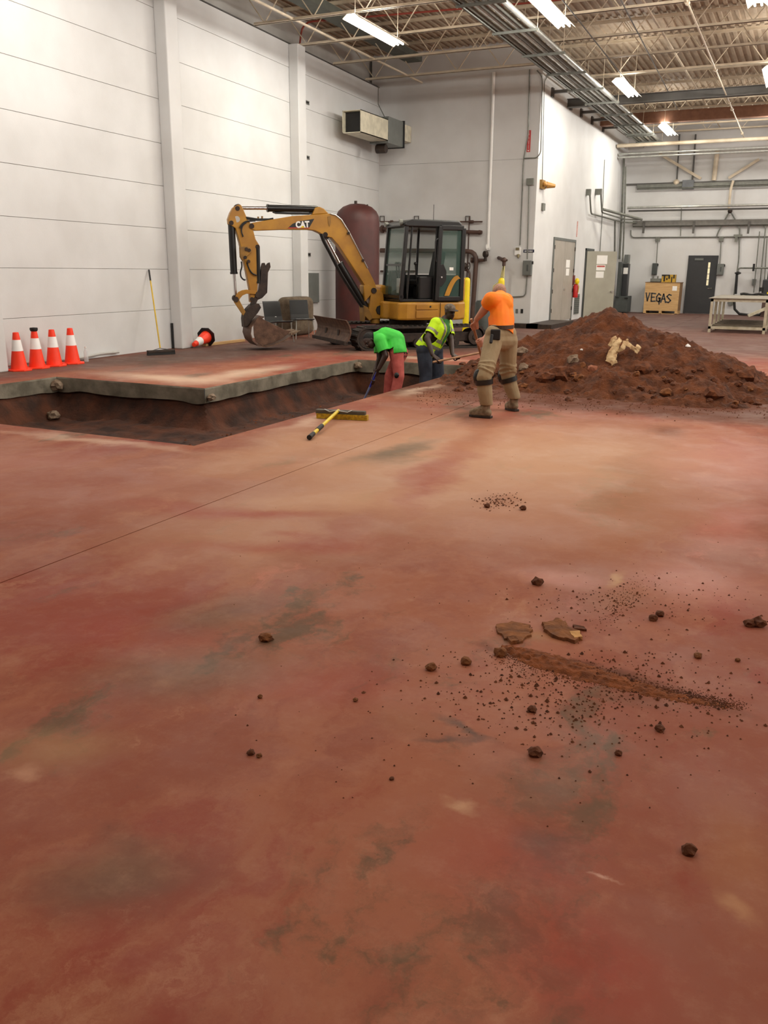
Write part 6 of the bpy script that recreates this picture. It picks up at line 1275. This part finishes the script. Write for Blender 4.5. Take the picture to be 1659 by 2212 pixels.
for q, (a, b) in enumerate(arms): carve(vest, t, 'sleeve_band', m_refl, lambda p: (lambda r: r[1] < .118 and .44 < r[0] < .58)(seg_t(p, a, b)))
sdn = sd
for sg in (-1, 1): carve(vest, t, 'shoulder_band', m_refl, lambda p: tor(p) is not None and tor(p) > .64 and .075 < sg * (p - chest).dot(sdn) < .125)
carve(vest, t, 'green_undershirt', mat('green undershirt', (52, 120, 50), .8), lambda p: (p - chest).dot(fdir) > .03 and tor(p) is not None and tor(p) > .45 and abs((p - chest).dot(sdn) - .0) < .012 + .05 * (tor(p) - .45), .006)
mb = MB(); q0 = hip + fdir * .17 + V((0, 0, .12)); mb.bar(q0, q0 - V((0, 0, .22)), .035, .012, up=fdir); mb.build('loose_strap', m_hv, t, world=True)
mb = MB(); fA = A_
ell(mb, L_(-.012, 0, .062), (.112, .092, .078), A_); capm = mat('camouflage cap', (128, 116, 100), .85, scale=24, rgb2=(82, 70, 58)); fuse(mb, 'cap', capm, t, .010, 2, cuts=((L_(0, 0, .05), -(L_(0, 0, 1) - L_(0, 0, 0)), .3),), solid=.006)
mb = MB(); fx = (L_(1, 0, 0) - L_(0, 0, 0)).normalized(); sy = (L_(0, 1, 0) - L_(0, 0, 0)).normalized(); uz = (L_(0, 0, 1) - L_(0, 0, 0)).normalized()
o_ = [L_(.07, -.075, .05)] + [L_(.10, 0, .045) + sy * .082 * math.sin(w) * 1.0 + fx * .085 * math.cos(w) for w in [(-1 + i / 5) * PI / 2 + PI * 0 for i in range(11)]] + [L_(.07, .075, .05)]; mb.prism(o_, uz * .008); mb.build('cap_brim', mat('brown brim', (62, 48, 40), .7), t, world=True)
t = thing('shovel', 'shovel with a pale wooden shaft held level by the man in the vest', 'shovel', gB)
end = PD(1062, 757, 14.6); mb = MB(); mb.cyl(gA - shaft * .12, end, .018, n=10); mb.build('shaft', m_wood, t, world=True, smooth=True)
mb = MB(); d_ = (end - gA).normalized(); s_ = d_.cross(V((0, 0, 1))).normalized(); mb.prism([end - s_ * .1, end - s_ * .12 + d_ * .2, end + d_ * .32, end + s_ * .12 + d_ * .2, end + s_ * .1], (0, 0, .01)); mb.build('blade', m_steeld, t, world=True)

# --- man in the green shirt ------------------------------------------
t = thing('person', 'man in a bright green shirt and pink trousers bending low in the pit', 'person', V((-6.2, 13.05, PITZ)))
d0 = 14.1; hipA, hipB = PD(856, 762, 14.0), PD(866, 762, 14.2); hip = (hipA + hipB) / 2; mid = PD(853, 735, 14.1); chest = PD(833, 727, 14.1); shA, shB = PD(821, 735, 13.93), PD(819, 729, 14.28); neck = PD(811, 728, 14.1); hd = PD(800, 738, 14.08)
elA, wrA = PD(833, 768, 13.92), PD(818, 797, 13.98); elB, wrB = PD(820, 775, 14.3), PD(810, 800, 14.2); gA = PD(813, 808, 14.02); gB = PD(808, 815, 14.12)
e1 = PD(818, 795, 14.0); e2 = PD(784, 868, 14.35); shaft = (e2 - e1).normalized(); gA = e1 + shaft * .10; gB = e1 + shaft * .26
footA = PD(850, 866, 14.1); footB = PD(838, 868, 14.3); footA.z = footB.z = PITZ + .06; knA, knB = PD(862, 812, 13.98), PD(842, 812, 14.2)
mb = MB(); cap(mb, neck, hd, .062, .06); L_, A_ = head(mb, hd, PD(786, 752, 14.0) - hd, PD(790, 722, 14.1) - hd, 1.05)
cap(mb, mid, chest, .13, .14); cap(mb, hip, mid, .12, .13); cap(mb, shA, shB, .08, .08); cap(mb, hipA, hipB, .12, .12)
for a, b, c in ((shA, elA, wrA), (shB, elB, wrB)): cap(mb, a, b, .06, .05); cap(mb, b, c, .05, .033)
hand(mb, wrA, gA, shaft, 1.05, 1); hand(mb, wrB, gB, shaft, 1.05, -1)
for h_, k_, f_ in ((hipA, knA, footA), (hipB, knB, footB)): cap(mb, h_, k_, .085, .06); cap(mb, k_, f_, .056, .04); cap(mb, f_, f_ - CR * .16, .04, .035)
fuse(mb, 'body', m_skind, t, .009, 3); eyes(L_, t)
mb = MB(); ell(mb, L_(-.035, 0, .05), (.105, .092, .10), A_); ell(mb, L_(-.06, 0, -.01), (.07, .08, .09), A_); fuse(mb, 'hair', mat('black hair', (18, 15, 14), .8, bump=.4, bscale=60), t, .010, 1)
m_gr = mat('bright green shirt', (74, 214, 74), .75, scale=4, rgb2=(58, 186, 62), bump=.15, bscale=8)
mb = MB(); cap(mb, hip.lerp(mid, .1), mid, .145, .165); cap(mb, mid, chest, .165, .155); cap(mb, shA, shB, .105, .105); cap(mb, chest, neck, .15, .085); cap(mb, mid - V((0, 0, .08)), chest - V((0, 0, .05)), .14, .13)
cap(mb, shA, shA.lerp(elA, .75), .10, .10); cap(mb, shB, shB.lerp(elB, .75), .095, .092); cap(mb, hipA + V((0, 0, .03)), mid, .14, .15)
fuse(mb, 'green_shirt', m_gr, t, .011, 4, cuts=((hip + V((0, 0, -.01)), (hip - mid).normalized() + V((0, 0, -.9)), .3), (shA.lerp(elA, .72), elA - shA, .15), (shB.lerp(elB, .72), elB - shB, .14), (neck + (neck - chest).normalized() * .03, neck - chest, .11)), solid=.01)
m_pk = mat('dusty pink trousers', (196, 98, 88), .85, scale=7, rgb2=(160, 70, 62), bump=.3, bscale=12)
mb = MB(); cap(mb, hipA, hipB, .12, .12)
for h_, k_, f_ in ((hipA, knA, footA), (hipB, knB, footB)): cap(mb, h_, k_, .122, .088); cap(mb, k_, f_ + V((0, 0, .06)), .088, .085)
fuse(mb, 'pink_trousers', m_pk, t, .010, 4, cuts=((footA + V((0, 0, .05)), (0, 0, -1), .2), (footB + V((0, 0, .05)), (0, 0, -1), .2)), solid=.006)
mb = MB(); ell(mb, knA - CR * .03 - CF * .045, (.05, .05, .06)); mb.build('knee_patch', m_blackp, t, world=True, smooth=True)
t = thing('digging_bar', 'tool with a blue shaft held by the man in the green shirt', 'shovel', gA)
mb = MB(); mb.cyl(e1 - shaft * .04, e1.lerp(e2, .55), .018, n=10); mb.build('shaft', mat('blue paint', (56, 62, 168), .4), t, world=True, smooth=True)
mb = MB(); mb.cyl(e1.lerp(e2, .55), e2, .017, n=10); mb.build('lower_shaft', mat('worn pale blue', (128, 140, 176), .5), t, world=True, smooth=True)
mb = MB(); d_ = shaft; s_ = d_.cross(CF).normalized(); mb.prism([e2 - s_ * .08, e2 - s_ * .09 + d_ * .14, e2 + d_ * .22, e2 + s_ * .09 + d_ * .14, e2 + s_ * .08], s_.cross(d_) * .01); mb.build('blade', m_steeld, t, world=True)
